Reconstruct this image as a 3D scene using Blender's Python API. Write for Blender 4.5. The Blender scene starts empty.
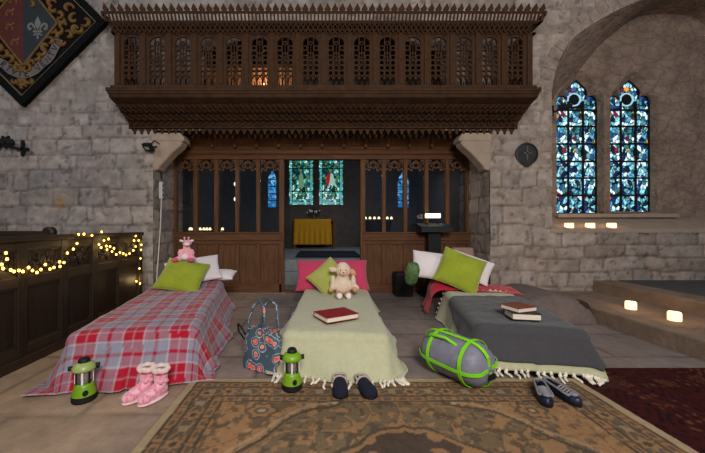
import bpy, math, random
import numpy as np
from mathutils import Vector, Matrix, Euler

S = bpy.context.scene
COL = S.collection
PI = math.pi

# ---------------------------------------------------------------- camera, world, lights, exposure
cam = bpy.data.cameras.new('camera'); co = bpy.data.objects.new('camera', cam); COL.objects.link(co)
co.location = (0, 0, 1.2); co.rotation_euler = (PI/2, 0, 0)
cam.sensor_width = 36.0; cam.lens = 310/705*36; cam.shift_x = (352.5-320)/705; cam.shift_y = 0.0
cam.clip_start = 0.05; cam.clip_end = 100
S.camera = co
W = bpy.data.worlds.new('world'); S.world = W; W.use_nodes = True
W.node_tree.nodes['Background'].inputs[0].default_value = (0.60, 0.68, 0.92, 1)
W.node_tree.nodes['Background'].inputs[1].default_value = 0.15

def area(name, loc, target, size, power, color, sy=None):
    l = bpy.data.lights.new(name, 'AREA'); l.energy = power; l.color = color; l.size = size
    if sy: l.shape = 'RECTANGLE'; l.size_y = sy
    o = bpy.data.objects.new(name, l); COL.objects.link(o); o.location = loc
    o.rotation_euler = (Vector(target)-Vector(loc)).to_track_quat('-Z', 'Y').to_euler()
    return o
area('nave_light', (0.45, -1.7, 3.0), (0.3, 4.4, 1.2), 1.2, 205, (1.0, 0.95, 0.88))
area('aisle_light', (4.8, -0.8, 5.2), (4.6, 5.0, 1.6), 1.6, 80, (1.0, 0.93, 0.86))
area('north_window_light', (-5.5, 0.4, 5.2), (-4.0, 5.0, 1.8), 2.0, 70, (0.93, 0.95, 1.0))
area('chapel_fill_light', (2.6, 8.0, 3.3), (0.0, 8.0, 0.5), 0.8, 26, (0.82, 0.88, 1.0))  # added fill to brighten the chapel; no window stands at this spot
S.view_settings.view_transform = 'Standard'
S.view_settings.look = 'None'
S.view_settings.gamma = 1
S.view_settings.use_curve_mapping = False
S.view_settings.exposure = 0.18

# ---------------------------------------------------------------- helpers
def lin(c):
    c = c/255.0
    return c/12.92 if c <= 0.04045 else ((c+0.055)/1.055)**2.4
def rgb(r, g, b): return (lin(r), lin(g), lin(b), 1.0)
def nrgb(r, g, b): return np.array([lin(r), lin(g), lin(b)])

def vnoise(x, y, s, seed=0, octaves=3):
    """value noise in 0..1"""
    x = np.asarray(x, float); y = np.asarray(y, float)
    rs = np.random.RandomState(seed); out = 0*(x+y); amp = 1.0; tot = 0
    for o in range(octaves):
        T = rs.rand(64, 64); X = x*s+o*7.3; Y = y*s+o*3.1
        xi = np.floor(X).astype(int); yi = np.floor(Y).astype(int); fx = X-xi; fy = Y-yi
        fx = fx*fx*(3-2*fx); fy = fy*fy*(3-2*fy)
        a = T[xi % 64, yi % 64]; b = T[(xi+1) % 64, yi % 64]; c = T[xi % 64, (yi+1) % 64]; d = T[(xi+1) % 64, (yi+1) % 64]
        out = out+amp*((a*(1-fx)+b*fx)*(1-fy)+(c*(1-fx)+d*fx)*fy); tot += amp; amp *= 0.5; s *= 2
    return out/tot
def sstep(a, b, x):
    t = np.clip((x-a)/(b-a), 0, 1); return t*t*(3-2*t)

MATS = {}
def mat(name, col, rough=0.8, var=0.2, scale=6.0, bump=0.15, bscale=40.0, stretch=(1, 1, 1), metal=0.0, attr=False, col2=None, spec=0.3, sheen=0.0, dist=0.01):
    if name in MATS: return MATS[name]
    m = bpy.data.materials.new(name); MATS[name] = m; m.use_nodes = True
    nt = m.node_tree; N = nt.nodes; L = nt.links; b = N['Principled BSDF']
    b.inputs['Roughness'].default_value = rough; b.inputs['Metallic'].default_value = metal
    b.inputs['Specular IOR Level'].default_value = spec
    if sheen: b.inputs['Sheen Weight'].default_value = sheen
    tc = N.new('ShaderNodeTexCoord'); mp = N.new('ShaderNodeMapping'); mp.inputs['Scale'].default_value = stretch
    L.new(tc.outputs['Object'], mp.inputs[0])
    n1 = N.new('ShaderNodeTexNoise'); n1.inputs['Scale'].default_value = scale; n1.inputs['Detail'].default_value = 5; n1.inputs['Roughness'].default_value = 0.65
    L.new(mp.outputs[0], n1.inputs['Vector'])
    mr = N.new('ShaderNodeMapRange'); mr.inputs[1].default_value = 0.28; mr.inputs[2].default_value = 0.72
    L.new(n1.outputs['Fac'], mr.inputs[0])
    if attr:
        mr.inputs[3].default_value = 1-var; mr.inputs[4].default_value = 1+var
        at = N.new('ShaderNodeAttribute'); at.attribute_name = 'Col'
        mx = N.new('ShaderNodeVectorMath'); mx.operation = 'SCALE'
        L.new(at.outputs['Color'], mx.inputs[0]); L.new(mr.outputs[0], mx.inputs['Scale']); L.new(mx.outputs[0], b.inputs['Base Color'])
    else:
        mx = N.new('ShaderNodeMix'); mx.data_type = 'RGBA'
        c2 = col2 or tuple(min(1, c*(1+var)) for c in col[:3])+(1,)
        c1 = col if col2 else tuple(c*(1-var) for c in col[:3])+(1,)
        mx.inputs[6].default_value = c1; mx.inputs[7].default_value = c2
        L.new(mr.outputs[0], mx.inputs[0]); L.new(mx.outputs[2], b.inputs['Base Color'])
    if bump:
        n2 = N.new('ShaderNodeTexNoise'); n2.inputs['Scale'].default_value = bscale; n2.inputs['Detail'].default_value = 4
        L.new(mp.outputs[0], n2.inputs['Vector'])
        bp = N.new('ShaderNodeBump'); bp.inputs['Strength'].default_value = bump; bp.inputs['Distance'].default_value = dist
        L.new(n2.outputs['Fac'], bp.inputs['Height']); L.new(bp.outputs[0], b.inputs['Normal'])
    return m
def emat(name, col, strength):
    if name in MATS: return MATS[name]
    m = bpy.data.materials.new(name); MATS[name] = m; m.use_nodes = True
    b = m.node_tree.nodes['Principled BSDF']; b.inputs['Base Color'].default_value = col
    b.inputs['Emission Color'].default_value = col; b.inputs['Emission Strength'].default_value = strength
    b.inputs['Roughness'].default_value = 0.5
    return m

def tag(o, label, cat, group=None, kind=None):
    if label: o['label'] = label
    if cat: o['category'] = cat
    if group: o['group'] = group
    if kind: o['kind'] = kind
    return o
def thing(name, label, cat, loc=(0, 0, 0), rot=(0, 0, 0), group=None):
    o = bpy.data.objects.new(name, None); COL.objects.link(o); o.location = loc
    o.rotation_euler = rot if not isinstance(rot, (int, float)) else (0, 0, rot)
    o.empty_display_size = 0.1
    return tag(o, label, cat, group)

class MB:
    """collects shapes; build() links them as one mesh object"""
    def __init__(s): s.v = []; s.f = []; s.c = []
    def add(s, vs, fs):
        k = len(s.v); s.v += [tuple(v) for v in vs]; s.f += [tuple(i+k for i in f) for f in fs]; return s
    def box(s, x0, x1, y0, y1, z0, z1):
        v = [(x, y, z) for x in (x0, x1) for y in (y0, y1) for z in (z0, z1)]
        return s.add(v, [(0, 1, 3, 2), (4, 6, 7, 5), (0, 4, 5, 1), (2, 3, 7, 6), (0, 2, 6, 4), (1, 5, 7, 3)])
    def cbox(s, c, sz, rot=None, bev=0):
        hx, hy, hz = sz[0]/2, sz[1]/2, sz[2]/2
        v = [Vector((x, y, z)) for x in (-hx, hx) for y in (-hy, hy) for z in (-hz, hz)]
        if rot is not None: v = [rot @ p for p in v]
        v = [p+Vector(c) for p in v]
        return s.add(v, [(0, 1, 3, 2), (4, 6, 7, 5), (0, 4, 5, 1), (2, 3, 7, 6), (0, 2, 6, 4), (1, 5, 7, 3)])
    def prism(s, poly, a0, a1, axis='y'):
        """poly 2D extruded along axis: y -> (x,z); x -> (y,z); z -> (x,y)"""
        n = len(poly)
        def P(p, a): return {'y': (p[0], a, p[1]), 'x': (a, p[0], p[1]), 'z': (p[0], p[1], a)}[axis]
        v = [P(p, a0) for p in poly]+[P(p, a1) for p in poly]
        f = [tuple(range(n)), tuple(range(2*n-1, n-1, -1))]+[(i, i+n, (i+1) % n+n, (i+1) % n) for i in range(n)]
        return s.add(v, f)
    def ribbon(s, pts, w, y0, y1, closed=False):
        """polyline in x-z, width w, between y0 and y1"""
        pts = [Vector((p[0], p[1])) for p in pts]; n = len(pts); A = []; Bv = []
        for i in range(n):
            p = pts[i]; d0 = (p-pts[i-1]) if (i or closed) else (pts[1]-p); d1 = (pts[(i+1) % n]-p) if (i < n-1 or closed) else d0
            d0 = d0.normalized() if d0.length > 1e-7 else d1.normalized(); d1 = d1.normalized() if d1.length > 1e-7 else d0
            t = d0+d1; t = t.normalized() if t.length > 0.2 else d0
            k = min(1.6, 1/max(0.3, t.dot(d0))); q = Vector((-t.y, t.x))*w/2*k
            A.append(p-q); Bv.append(p+q)
        v = [(q.x, y, q.y) for q, y in [(x, y0) for x in A]+[(x, y0) for x in Bv]+[(x, y1) for x in A]+[(x, y1) for x in Bv]]
        f = []
        for i in range(n if closed else n-1):
            j = (i+1) % n
            f += [(i, j, n+j, n+i), (2*n+i, 3*n+i, 3*n+j, 2*n+j), (i, 2*n+i, 2*n+j, j), (n+i, n+j, 3*n+j, 3*n+i)]
        if not closed: f += [(0, n, 3*n, 2*n), (n-1, 3*n-1, 4*n-1, 2*n-1)]
        return s.add(v, f)
    def tube(s, pts, r, n=8, closed=False, cap=True):
        pts = [Vector(p) for p in pts]; m = len(pts); rr = r if isinstance(r, (list, tuple)) else [r]*m
        v = []; f = []; up = None
        for i in range(m):
            if closed: t = pts[(i+1) % m]-pts[i-1]
            else: t = pts[min(i+1, m-1)]-pts[max(i-1, 0)]
            t.normalize()
            if up is None: up = Vector((0, 0, 1)) if abs(t.z) < 0.9 else Vector((1, 0, 0))
            a = t.cross(up)
            if a.length < 1e-4: a = t.orthogonal()
            a.normalize(); up = a.cross(t).normalized()
            for k in range(n):
                th = 2*PI*k/n; v.append(pts[i]+a*math.cos(th)*rr[i]+up*math.sin(th)*rr[i])
        for i in range(m if closed else m-1):
            j = (i+1) % m
            for k in range(n): f.append((i*n+k, i*n+(k+1) % n, j*n+(k+1) % n, j*n+k))
        if cap and not closed:
            f.append(tuple(range(n-1, -1, -1))); f.append(tuple((m-1)*n+k for k in range(n)))
        return s.add(v, f)
    def lathe(s, prof, c=(0, 0, 0), n=24, cap=True, rot=None):
        v = []; f = []; m = len(prof)
        for r, z in prof:
            for k in range(n):
                p = Vector((r*math.cos(2*PI*k/n), r*math.sin(2*PI*k/n), z))
                if rot is not None: p = rot @ p
                v.append(p+Vector(c))
        for i in range(m-1):
            for k in range(n): f.append((i*n+k, i*n+(k+1) % n, (i+1)*n+(k+1) % n, (i+1)*n+k))
        if cap: f.append(tuple(range(n-1, -1, -1))); f.append(tuple((m-1)*n+k for k in range(n)))
        return s.add(v, f)
    def ball(s, c, r, n=12, rot=None):
        if not isinstance(r, (tuple, list)): r = (r, r, r)
        v = []; f = []; m = n//2+1
        for i in range(m+1):
            a = -PI/2+PI*i/m
            for k in range(n):
                p = Vector((r[0]*math.cos(a)*math.cos(2*PI*k/n), r[1]*math.cos(a)*math.sin(2*PI*k/n), r[2]*math.sin(a)))
                if rot is not None: p = rot @ p
                v.append(p+Vector(c))
        for i in range(m):
            for k in range(n): f.append((i*n+k, i*n+(k+1) % n, (i+1)*n+(k+1) % n, (i+1)*n+k))
        return s.add(v, f)
    def grid(s, P):
        """P: array (n,m,3)"""
        n, m = P.shape[:2]; k = len(s.v)
        s.v += [tuple(p) for p in P.reshape(-1, 3)]
        for i in range(n-1):
            for j in range(m-1): s.f.append((k+i*m+j, k+(i+1)*m+j, k+(i+1)*m+j+1, k+i*m+j+1))
        return s
    def build(s, name, m, parent=None, world=False, base=None, smooth=False, bevel=0, colors=None, thick=0, subsurf=0, remesh=0, loc=None, rot=None):
        v = s.v; off = None
        if isinstance(world, bpy.types.Object): off = world.location
        elif world and parent is not None: off = parent.location
        if base is not None: off = Vector(base)
        if off is not None: v = [(p[0]-off[0], p[1]-off[1], p[2]-off[2]) for p in v]
        me = bpy.data.meshes.new(name); me.from_pydata(v, [], s.f); me.validate(); me.update()
        if m is not None:
            for mm in (m if isinstance(m, list) else [m]): me.materials.append(mm)
        if colors is not None:
            ca = me.color_attributes.new('Col', 'FLOAT_COLOR', 'POINT')
            c4 = np.ones((len(v), 4), np.float32); c4[:, :3] = np.asarray(colors).reshape(-1, 3); ca.data.foreach_set('color', c4.ravel())
        o = bpy.data.objects.new(name, me); COL.objects.link(o)
        if parent is not None: o.parent = parent
        if base is not None: o.location = base
        if loc is not None: o.location = loc
        if rot is not None: o.rotation_euler = rot
        if remesh:
            md = o.modifiers.new('r', 'REMESH'); md.mode = 'VOXEL'; md.voxel_size = remesh; md.use_smooth_shade = True
            md = o.modifiers.new('s', 'SMOOTH'); md.iterations = 6; md.factor = 0.5
        if thick:
            md = o.modifiers.new('t', 'SOLIDIFY'); md.thickness = thick; md.offset = -1
        if bevel:
            md = o.modifiers.new('b', 'BEVEL'); md.width = bevel; md.segments = 2; md.limit_method = 'ANGLE'; md.angle_limit = 0.7
        if subsurf:
            md = o.modifiers.new('u', 'SUBSURF'); md.levels = subsurf; md.render_levels = subsurf
        if smooth: me.polygons.foreach_set('use_smooth', [True]*len(me.polygons))
        return o

def dup(o, parent=None):
    c = o.copy(); COL.objects.link(c)
    if parent is not None: c.parent = parent
    for ch in list(o.children): dup(ch, c)
    return c
def struct(name, mb, m, **k): return tag(mb.build(name, m, **k), None, None, None, 'structure')

def fill_holes(outer, holes, y):
    """flat face in x-z at depth y with holes -> verts, faces"""
    import bmesh
    bm = bmesh.new(); es = []
    for loop in [outer]+holes:
        vs = [bm.verts.new((p[0], y, p[1])) for p in loop]
        for i in range(len(vs)): es.append(bm.edges.new((vs[i], vs[(i+1) % len(vs)])))
    bmesh.ops.triangle_fill(bm, edges=es, use_beauty=True, use_dissolve=False)
    bm.verts.index_update()
    v = [tuple(p.co) for p in bm.verts]; f = [tuple(q.index for q in fc.verts) for fc in bm.faces]; bm.free()
    return v, f

YW, YS, YG = 4.97, 5.64, 4.5
def pxz(px, py, Y): return ((px-320)/310*Y, 1.2-(py-226)/310*Y)

# ---------------------------------------------------------------- materials
M_stone = mat('coursed_stone', (0.3, 0.3, 0.3, 1), 0.92, 0.22, 9, 0.5, 45, attr=True, dist=0.012)
M_plaster = mat('rubble_plaster', rgb(146, 127, 110), 0.95, 0.34, 3.0, 1.0, 9, dist=0.06)
def rubble(name, col):
    m = mat(name, col, 0.95, 0.32, 3.0, 0.9, 10, dist=0.05); nt = m.node_tree; N = nt.nodes; L = nt.links
    b = N['Principled BSDF']; src = b.inputs['Base Color'].links[0].from_socket
    tc = N.new('ShaderNodeTexCoord'); mp = N.new('ShaderNodeMapping'); mp.inputs['Scale'].default_value = (1.0, 1.6, 1.9); mp.inputs['Rotation'].default_value = (0, 0.35, 0)
    L.new(tc.outputs['Object'], mp.inputs[0])
    nz = N.new('ShaderNodeTexNoise'); nz.inputs['Scale'].default_value = 3; L.new(mp.outputs[0], nz.inputs['Vector'])
    ad = N.new('ShaderNodeMix'); ad.data_type = 'RGBA'; ad.blend_type = 'LINEAR_LIGHT'; ad.inputs[0].default_value = 0.22; L.new(mp.outputs[0], ad.inputs[6]); L.new(nz.outputs['Color'], ad.inputs[7])
    e = N.new('ShaderNodeTexVoronoi'); e.feature = 'DISTANCE_TO_EDGE'; e.inputs['Scale'].default_value = 3.6; L.new(ad.outputs[2], e.inputs['Vector'])
    r = N.new('ShaderNodeMapRange'); r.inputs[1].default_value = 0.0; r.inputs[2].default_value = 0.10; r.inputs[3].default_value = 0.78; r.inputs[4].default_value = 1.0; L.new(e.outputs[0], r.inputs[0])
    sc = N.new('ShaderNodeVectorMath'); sc.operation = 'SCALE'; L.new(src, sc.inputs[0]); L.new(r.outputs[0], sc.inputs['Scale']); L.new(sc.outputs[0], b.inputs['Base Color'])
    b2 = N.new('ShaderNodeBump'); b2.inputs['Strength'].default_value = 0.8; b2.inputs['Distance'].default_value = 0.03; L.new(r.outputs[0], b2.inputs['Height'])
    L.new(b.inputs['Normal'].links[0].from_socket, b2.inputs['Normal']); L.new(b2.outputs[0], b.inputs['Normal'])
    return m
M_rubble = rubble('recess_rubble', rgb(140, 120, 106))
M_dress = mat('dressed_stone', rgb(158, 140, 124), 0.9, 0.16, 5, 0.35, 40)
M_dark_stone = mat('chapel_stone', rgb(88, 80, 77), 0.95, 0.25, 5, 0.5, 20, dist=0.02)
M_oak = mat('dark_oak', rgb(98, 66, 44), 0.6, 0.4, 5, 0.25, 30, (6, 6, 0.5), spec=0.15)
M_oakh = mat('dark_oak_rail', rgb(98, 66, 44), 0.6, 0.4, 5, 0.25, 30, (0.5, 6, 6), spec=0.15)
M_gal = mat('gallery_oak', rgb(68, 47, 33), 0.75, 0.3, 6, 0.3, 35, (3, 3, 1), spec=0.08)
M_galh = mat('gallery_oak_carved', rgb(66, 46, 33), 0.75, 0.35, 8, 0.5, 40, (1, 1, 1), spec=0.08)
M_pew = mat('pew_oak', rgb(36, 25, 18), 0.5, 0.35, 5, 0.25, 30, (6, 6, 0.5), spec=0.4)
M_black = mat('black_iron', rgb(16, 16, 18), 0.75, 0.2, 10, 0.2, 40)
M_blackp = mat('black_plastic', rgb(20, 20, 22), 0.6, 0.1, 10, 0, spec=0.3)
M_white = mat('white_cotton', rgb(232, 222, 222), 0.9, 0.05, 8, 0.1, 60, sheen=0.2)
M_pink = mat('pink_cotton', rgb(198, 62, 96), 0.9, 0.08, 8, 0.15, 60, sheen=0.2)
M_lime = mat('lime_velvet', rgb(146, 158, 34), 0.8, 0.16, 7, 0.15, 50, sheen=0.4)
M_lime2 = mat('sage_velvet', rgb(168, 172, 84), 0.8, 0.10, 7, 0.15, 50, sheen=0.3)
M_sage = mat('sage_weave', rgb(180, 178, 146), 0.95, 0.08, 30, 0.4, 120, (1, 1, 1), sheen=0.2)
M_char = mat('charcoal_weave', rgb(68, 66, 69), 0.95, 0.14, 60, 0.4, 160, sheen=0.15)
M_redk = mat('red_wool', rgb(190, 18, 44), 0.9, 0.15, 20, 0.5, 70, sheen=0.2)
M_fringe = mat('cream_fringe', rgb(226, 218, 200), 0.95, 0.12, 20, 0.2, 60)
M_matt = mat('mattress_ticking', rgb(150, 150, 150), 0.9, 0.1)
M_steel = mat('bed_frame_steel', rgb(40, 42, 44), 0.4, 0.1, metal=0.6)

# ---------------------------------------------------------------- stone walls
def stone_field(X, Z, x0, x1, z0, z1, seed, rub=2.8):
    """height (m) and tint for irregular coursed ashlar, rougher above rub"""
    rs = np.random.RandomState(seed)
    Xw = X+(vnoise(X, Z, 2.0, seed+1)-0.5)*0.10; Zw = Z+(vnoise(X, Z, 1.6, seed+2)-0.5)*0.11
    H = np.zeros_like(X); T = np.zeros(X.shape+(3,)); z = z0-0.1; Hm = np.ones_like(X)
    while z < z1+0.2:
        rh = rs.uniform(0.17, 0.34) if z < rub else rs.uniform(0.13, 0.27)
        inr = (Zw >= z) & (Zw < z+rh)
        x = x0-rs.uniform(0, 0.6)
        while x < x1+0.6:
            bw = rs.uniform(0.26, 0.72) if z < rub else rs.uniform(0.2, 0.6)
            blk = inr & (Xw >= x) & (Xw < x+bw)
            if blk.any():
                g = rs.uniform(0.72, 1.20); wa = rs.uniform(-0.5, 1.0)
                t = g*np.array([1+0.05*wa, 1.0-0.01*wa, 1-0.06*wa])
                T[blk] = t
                d = np.minimum(np.minimum(Xw[blk]-x, x+bw-Xw[blk]), np.minimum(Zw[blk]-z, z+rh-Zw[blk]))
                Hm[blk] = d
                H[blk] = rs.uniform(-0.006, 0.006)
            x += bw
        z += rh
    mort = sstep(0.002, 0.022, Hm+(vnoise(X, Z, 25, seed+5)-0.5)*0.022)
    up = sstep(rub-0.5, rub+0.5, Z+(vnoise(X, Z, 1.1, seed+7)-0.5)*1.6)
    mt = np.array([0.50, 0.47, 0.45])[None, None]*(1-up[..., None])+np.array([0.74, 0.70, 0.66])[None, None]*up[..., None]
    T = T*mort[..., None]+mt*(1-mort[..., None])
    wash = sstep(0.45, 0.7, vnoise(X, Z, 1.7, seed+9))
    T = T*(1-0.4*wash[..., None])+0.4*wash[..., None]*np.array([1.10, 1.05, 0.98])
    T *= (0.68+0.64*vnoise(X, Z, 10, seed+11, 4))[..., None]
    pit = sstep(0.66, 0.76, vnoise(X, Z, 13, seed+13)); T *= (1-0.45*pit)[..., None]
    H = H+mort*0.020*(1-0.4*up)+(vnoise(X, Z, 9, seed+15)-0.5)*0.022+(vnoise(X, Z, 3, seed+16)-0.5)*0.02-pit*0.006
    return H, T

def stone_wall(name, u0, u1, z0, z1, seed, place, base_col, cell=0.026, hole=None, rub=2.8, tintfn=None):
    nu = int((u1-u0)/cell)+1; nz = int((z1-z0)/cell)+1
    U, Z = np.meshgrid(np.linspace(u0, u1, nu), np.linspace(z0, z1, nz), indexing='ij')
    H, T = stone_field(U, Z, u0, u1, z0, z1, seed, rub)
    if tintfn is not None: T = tintfn(U, Z, T)
    P = place(U, Z, H)
    mb = MB(); mb.v = [tuple(p) for p in P.reshape(-1, 3)]
    idx = np.arange(nu*nz).reshape(nu, nz)
    uc = (U[:-1, :-1]+U[1:, 1:])/2; zc = (Z[:-1, :-1]+Z[1:, 1:])/2
    keep = np.ones(uc.shape, bool) if hole is None else ~hole(uc, zc)
    q = np.stack([idx[:-1, :-1], idx[1:, :-1], idx[1:, 1:], idx[:-1, 1:]], -1)[keep]
    mb.f = [tuple(int(i) for i in r) for r in q]
    o = mb.build(name, M_stone, colors=T*base_col, smooth=True)
    return tag(o, None, None, None, 'structure')

# arch of the window recess, in the front wall plane
ARCH_L = [(3.70, 0.0), (3.70, 3.20), (3.73, 3.52), (3.85, 3.92), (4.08, 4.24), (4.55, 4.55), (5.07, 4.80), (5.65, 4.97), (6.25, 5.03)]
def smooth_poly(pts, n=6):
    out = []
    for i in range(len(pts)-1):
        p0 = Vector(pts[max(i-1, 0)]); p1 = Vector(pts[i]); p2 = Vector(pts[i+1]); p3 = Vector(pts[min(i+2, len(pts)-1)])
        for k in range(n):
            t = k/n; out.append(tuple(0.5*((2*p1)+(p2-p0)*t+(2*p0-5*p1+4*p2-p3)*t*t+(3*p1-p0-3*p2+p3)*t**3)))
    out.append(tuple(pts[-1])); return out
half = smooth_poly(ARCH_L[1:], 6)
ARCH = [(3.70, 1.168)]+half+[(12.5-x, z) for x, z in half[::-1][1:]]+[(8.80, 1.168)]
def arch_z(x):
    xs = np.array([p[0] for p in ARCH[1:-1]]); zs = np.array([p[1] for p in ARCH[1:-1]])
    return np.interp(x, xs, zs, left=-1, right=-1)
OPL, OPR = -2.67, 2.72
def front_hole(U, Z):
    a = (U > OPL) & (U < OPR) & (Z < 2.72)
    b = (U > -1.85) & (U < 1.95) & (Z > 2.70) & (Z < 4.35-0.10*(U-0.05)**2)
    c = (U > 3.70) & (U < 8.80) & (Z > 1.168) & (Z < arch_z(U))
    return a | b | c
def front_tint(U, Z, T):
    # cool light painted into the tint on the left, warm light on the right; lime wash above
    w = sstep(-1.5, 2.5, U)[..., None]
    T = T*((1-w)*np.array([0.99, 0.99, 1.02])+w*np.array([1.03, 0.985, 0.95]))
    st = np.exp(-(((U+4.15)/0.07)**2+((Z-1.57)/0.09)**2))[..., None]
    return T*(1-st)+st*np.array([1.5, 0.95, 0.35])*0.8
STONE = nrgb(151, 142, 135)
stone_wall('wall_back', -7.5, 10.0, -0.05, 6.4, 11, lambda U, Z, H: np.stack([U, YW-H, Z], -1), STONE, hole=front_hole, tintfn=front_tint)
stone_wall('wall_pier_left', YW-0.02, 6.0, -0.05, 2.9, 21, lambda U, Z, H: np.stack([OPL+H*0.6, U, Z], -1), STONE*0.95, cell=0.03)
stone_wall('wall_pier_right', YW-0.02, 6.0, -0.05, 2.9, 22, lambda U, Z, H: np.stack([OPR-H*0.6, U, Z], -1), STONE*np.array([1.05, 0.98, 0.93]), cell=0.03)
stone_wall('wall_left', -3.0, YW+0.02, -0.05, 6.4, 23, lambda U, Z, H: np.stack([-7.4+H, U, Z], -1), STONE, cell=0.05)

# ---- window recess: splayed arch, rough back wall, sloping sill, two lancets
YB, YI = 5.62, 5.50
inner = []
IN_L = smooth_poly([(4.17, 3.20), (4.21, 3.46), (4.36, 3.72), (4.70, 4.04), (5.03, 4.44), (5.42, 4.78), (5.75, 5.0), (6.25, 5.06)], 6)
# match counts
def resample(p, n):
    p = np.array(p); d = np.r_[0, np.cumsum(np.hypot(*np.diff(p, axis=0).T))]; t = np.linspace(0, d[-1], n)
    return list(zip(np.interp(t, d, p[:, 0]), np.interp(t, d, p[:, 1])))
hA = resample(half, 40); hB = resample(IN_L, 40)
fA = [(3.70, 1.10)]+hA+[(12.5-x, z) for x, z in hA[::-1][1:]]+[(8.80, 1.10)]
fB = [(4.17, 1.10)]+hB+[(12.5-x, z) for x, z in hB[::-1][1:]]+[(8.33, 1.10)]
P = np.zeros((9, len(fA), 3))
for i in range(9):
    t = i/8
    for j in range(len(fA)):
        a, b = fA[j], fB[j]; P[i, j] = (a[0]*(1-t)+b[0]*t, (YW-0.015)*(1-t)+YB*t, a[1]*(1-t)+b[1]*t)
struct('trim_arch_splay', MB().grid(P), M_rubble, smooth=True)
# arch ring of voussoirs, a hair proud of the wall
vm = MB(); ring = resample(half, 22)
ring = [(3.70, 1.168+(3.2-1.168)*k/9) for k in range(9)]+ring
for k in range(len(ring)-1):
    a, b = Vector(ring[k]), Vector(ring[k+1]); d = (b-a).normalized(); q = Vector((-d.y, d.x))*random.Random(k).uniform(0.15, 0.30)
    g = d*0.002; vm.prism([a+g, b-g, b+q-g, a+q+g], YW-0.016, YW+0.05)
struct('trim_arch_voussoirs', vm, mat('arch_stone', rgb(150, 134, 122), 0.95, 0.40, 7, 1.0, 14, dist=0.05), bevel=0.004)

def ogee(cx, hw, z0, zs, zt, n=7, lobes=True):
    """outline (ccw) of a lancet with a three lobed head: half width hw, sill z0, spring zs, tip zt"""
    R = []
    R.append((hw, z0)); R.append((hw, zs))
    r = hw*0.30
    for k in range(1, n+1):                                   # side lobe
        a = PI*k/(n+1)*0.92; R.append((hw-r+r*math.cos(a), zs+r*1.15*math.sin(a)))
    xs = (hw-2*r)*1.18
    H = zt-zs
    for t, x in ((0.30, 1.08), (0.45, 1.12), (0.58, 1.0), (0.70, 0.72), (0.82, 0.42), (0.92, 0.18)): R.append((xs*x, zs+H*t))
    R.append((0, zt))
    R = R[:2]+smooth_poly(R[1:10], 2)[1:]+smooth_poly(R[9:], 3)[1:]
    return [(cx+x, z) for x, z in R]+[(cx-x, z) for x, z in R[:-1][::-1]]
def pointed(cx, hw, z0, zs, zt, n=10):
    R = [(hw, z0), (hw, zs)]
    for k in range(1, n+1):
        t = k/n; R.append((hw*(1-t**1.7)*(1 if t < 0.75 else 1)*(1-0.12*math.sin(PI*t)), zs+(zt-zs)*(t**0.85)))
    return [(cx+x, z) for x, z in R]+[(cx-x, z) for x, z in R[:-1][::-1]]

def stained(name, scale, pal, strength, lead=0.05, seed=0.0, dim=0.25):
    m = bpy.data.materials.new(name); m.use_nodes = True; nt = m.node_tree; N = nt.nodes; L = nt.links
    b = N['Principled BSDF']; b.inputs['Roughness'].default_value = 0.25
    tc = N.new('ShaderNodeTexCoord'); mp = N.new('ShaderNodeMapping'); mp.inputs['Location'].default_value = (seed, 0, seed*1.7); mp.inputs['Scale'].default_value = (1, 0.0, 0.8)
    L.new(tc.outputs['Object'], mp.inputs[0])
    nz = N.new('ShaderNodeTexNoise'); nz.inputs['Scale'].default_value = 6; L.new(mp.outputs[0], nz.inputs['Vector'])
    ad = N.new('ShaderNodeMix'); ad.data_type = 'RGBA'; ad.blend_type = 'LINEAR_LIGHT'; ad.inputs[0].default_value = 0.06
    L.new(mp.outputs[0], ad.inputs[6]); L.new(nz.outputs['Color'], ad.inputs[7])
    v = N.new('ShaderNodeTexVoronoi'); v.inputs['Scale'].default_value = scale; L.new(ad.outputs[2], v.inputs['Vector'])
    e = N.new('ShaderNodeTexVoronoi'); e.feature = 'DISTANCE_TO_EDGE'; e.inputs['Scale'].default_value = scale; L.new(ad.outputs[2], e.inputs['Vector'])
    sp = N.new('ShaderNodeSeparateColor'); L.new(v.outputs['Color'], sp.inputs[0])
    r = N.new('ShaderNodeValToRGB'); cr = r.color_ramp; cr.interpolation = 'CONSTANT'
    while len(cr.elements) < len(pal): cr.elements.new(0.5)
    for i, (p, c) in enumerate(pal): cr.elements[i].position = p; cr.elements[i].color = c
    L.new(sp.outputs[0], r.inputs[0])
    mr = N.new('ShaderNodeMapRange'); mr.inputs[1].default_value = lead; mr.inputs[2].default_value = lead+0.03
    L.new(e.outputs[0], mr.inputs[0])
    # uneven old glass
    n2 = N.new('ShaderNodeTexNoise'); n2.inputs['Scale'].default_value = 22; n2.inputs['Detail'].default_value = 3; L.new(mp.outputs[0], n2.inputs['Vector'])
    m2 = N.new('ShaderNodeMapRange'); m2.inputs[1].default_value = 0.35; m2.inputs[2].default_value = 0.65; m2.inputs[3].default_value = dim; m2.inputs[4].default_value = 1.15
    L.new(n2.outputs['Fac'], m2.inputs[0])
    mu = N.new('ShaderNodeMath'); mu.operation = 'MULTIPLY'; L.new(mr.outputs[0], mu.inputs[0]); L.new(m2.outputs[0], mu.inputs[1])
    mm = N.new('ShaderNodeMath'); mm.operation = 'MULTIPLY'; mm.inputs[1].default_value = strength; L.new(mu.outputs[0], mm.inputs[0])
    b.inputs['Base Color'].default_value = (0.01, 0.01, 0.012, 1)
    L.new(r.outputs[0], b.inputs['Emission Color']); L.new(mm.outputs[0], b.inputs['Emission Strength'])
    return m
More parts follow.
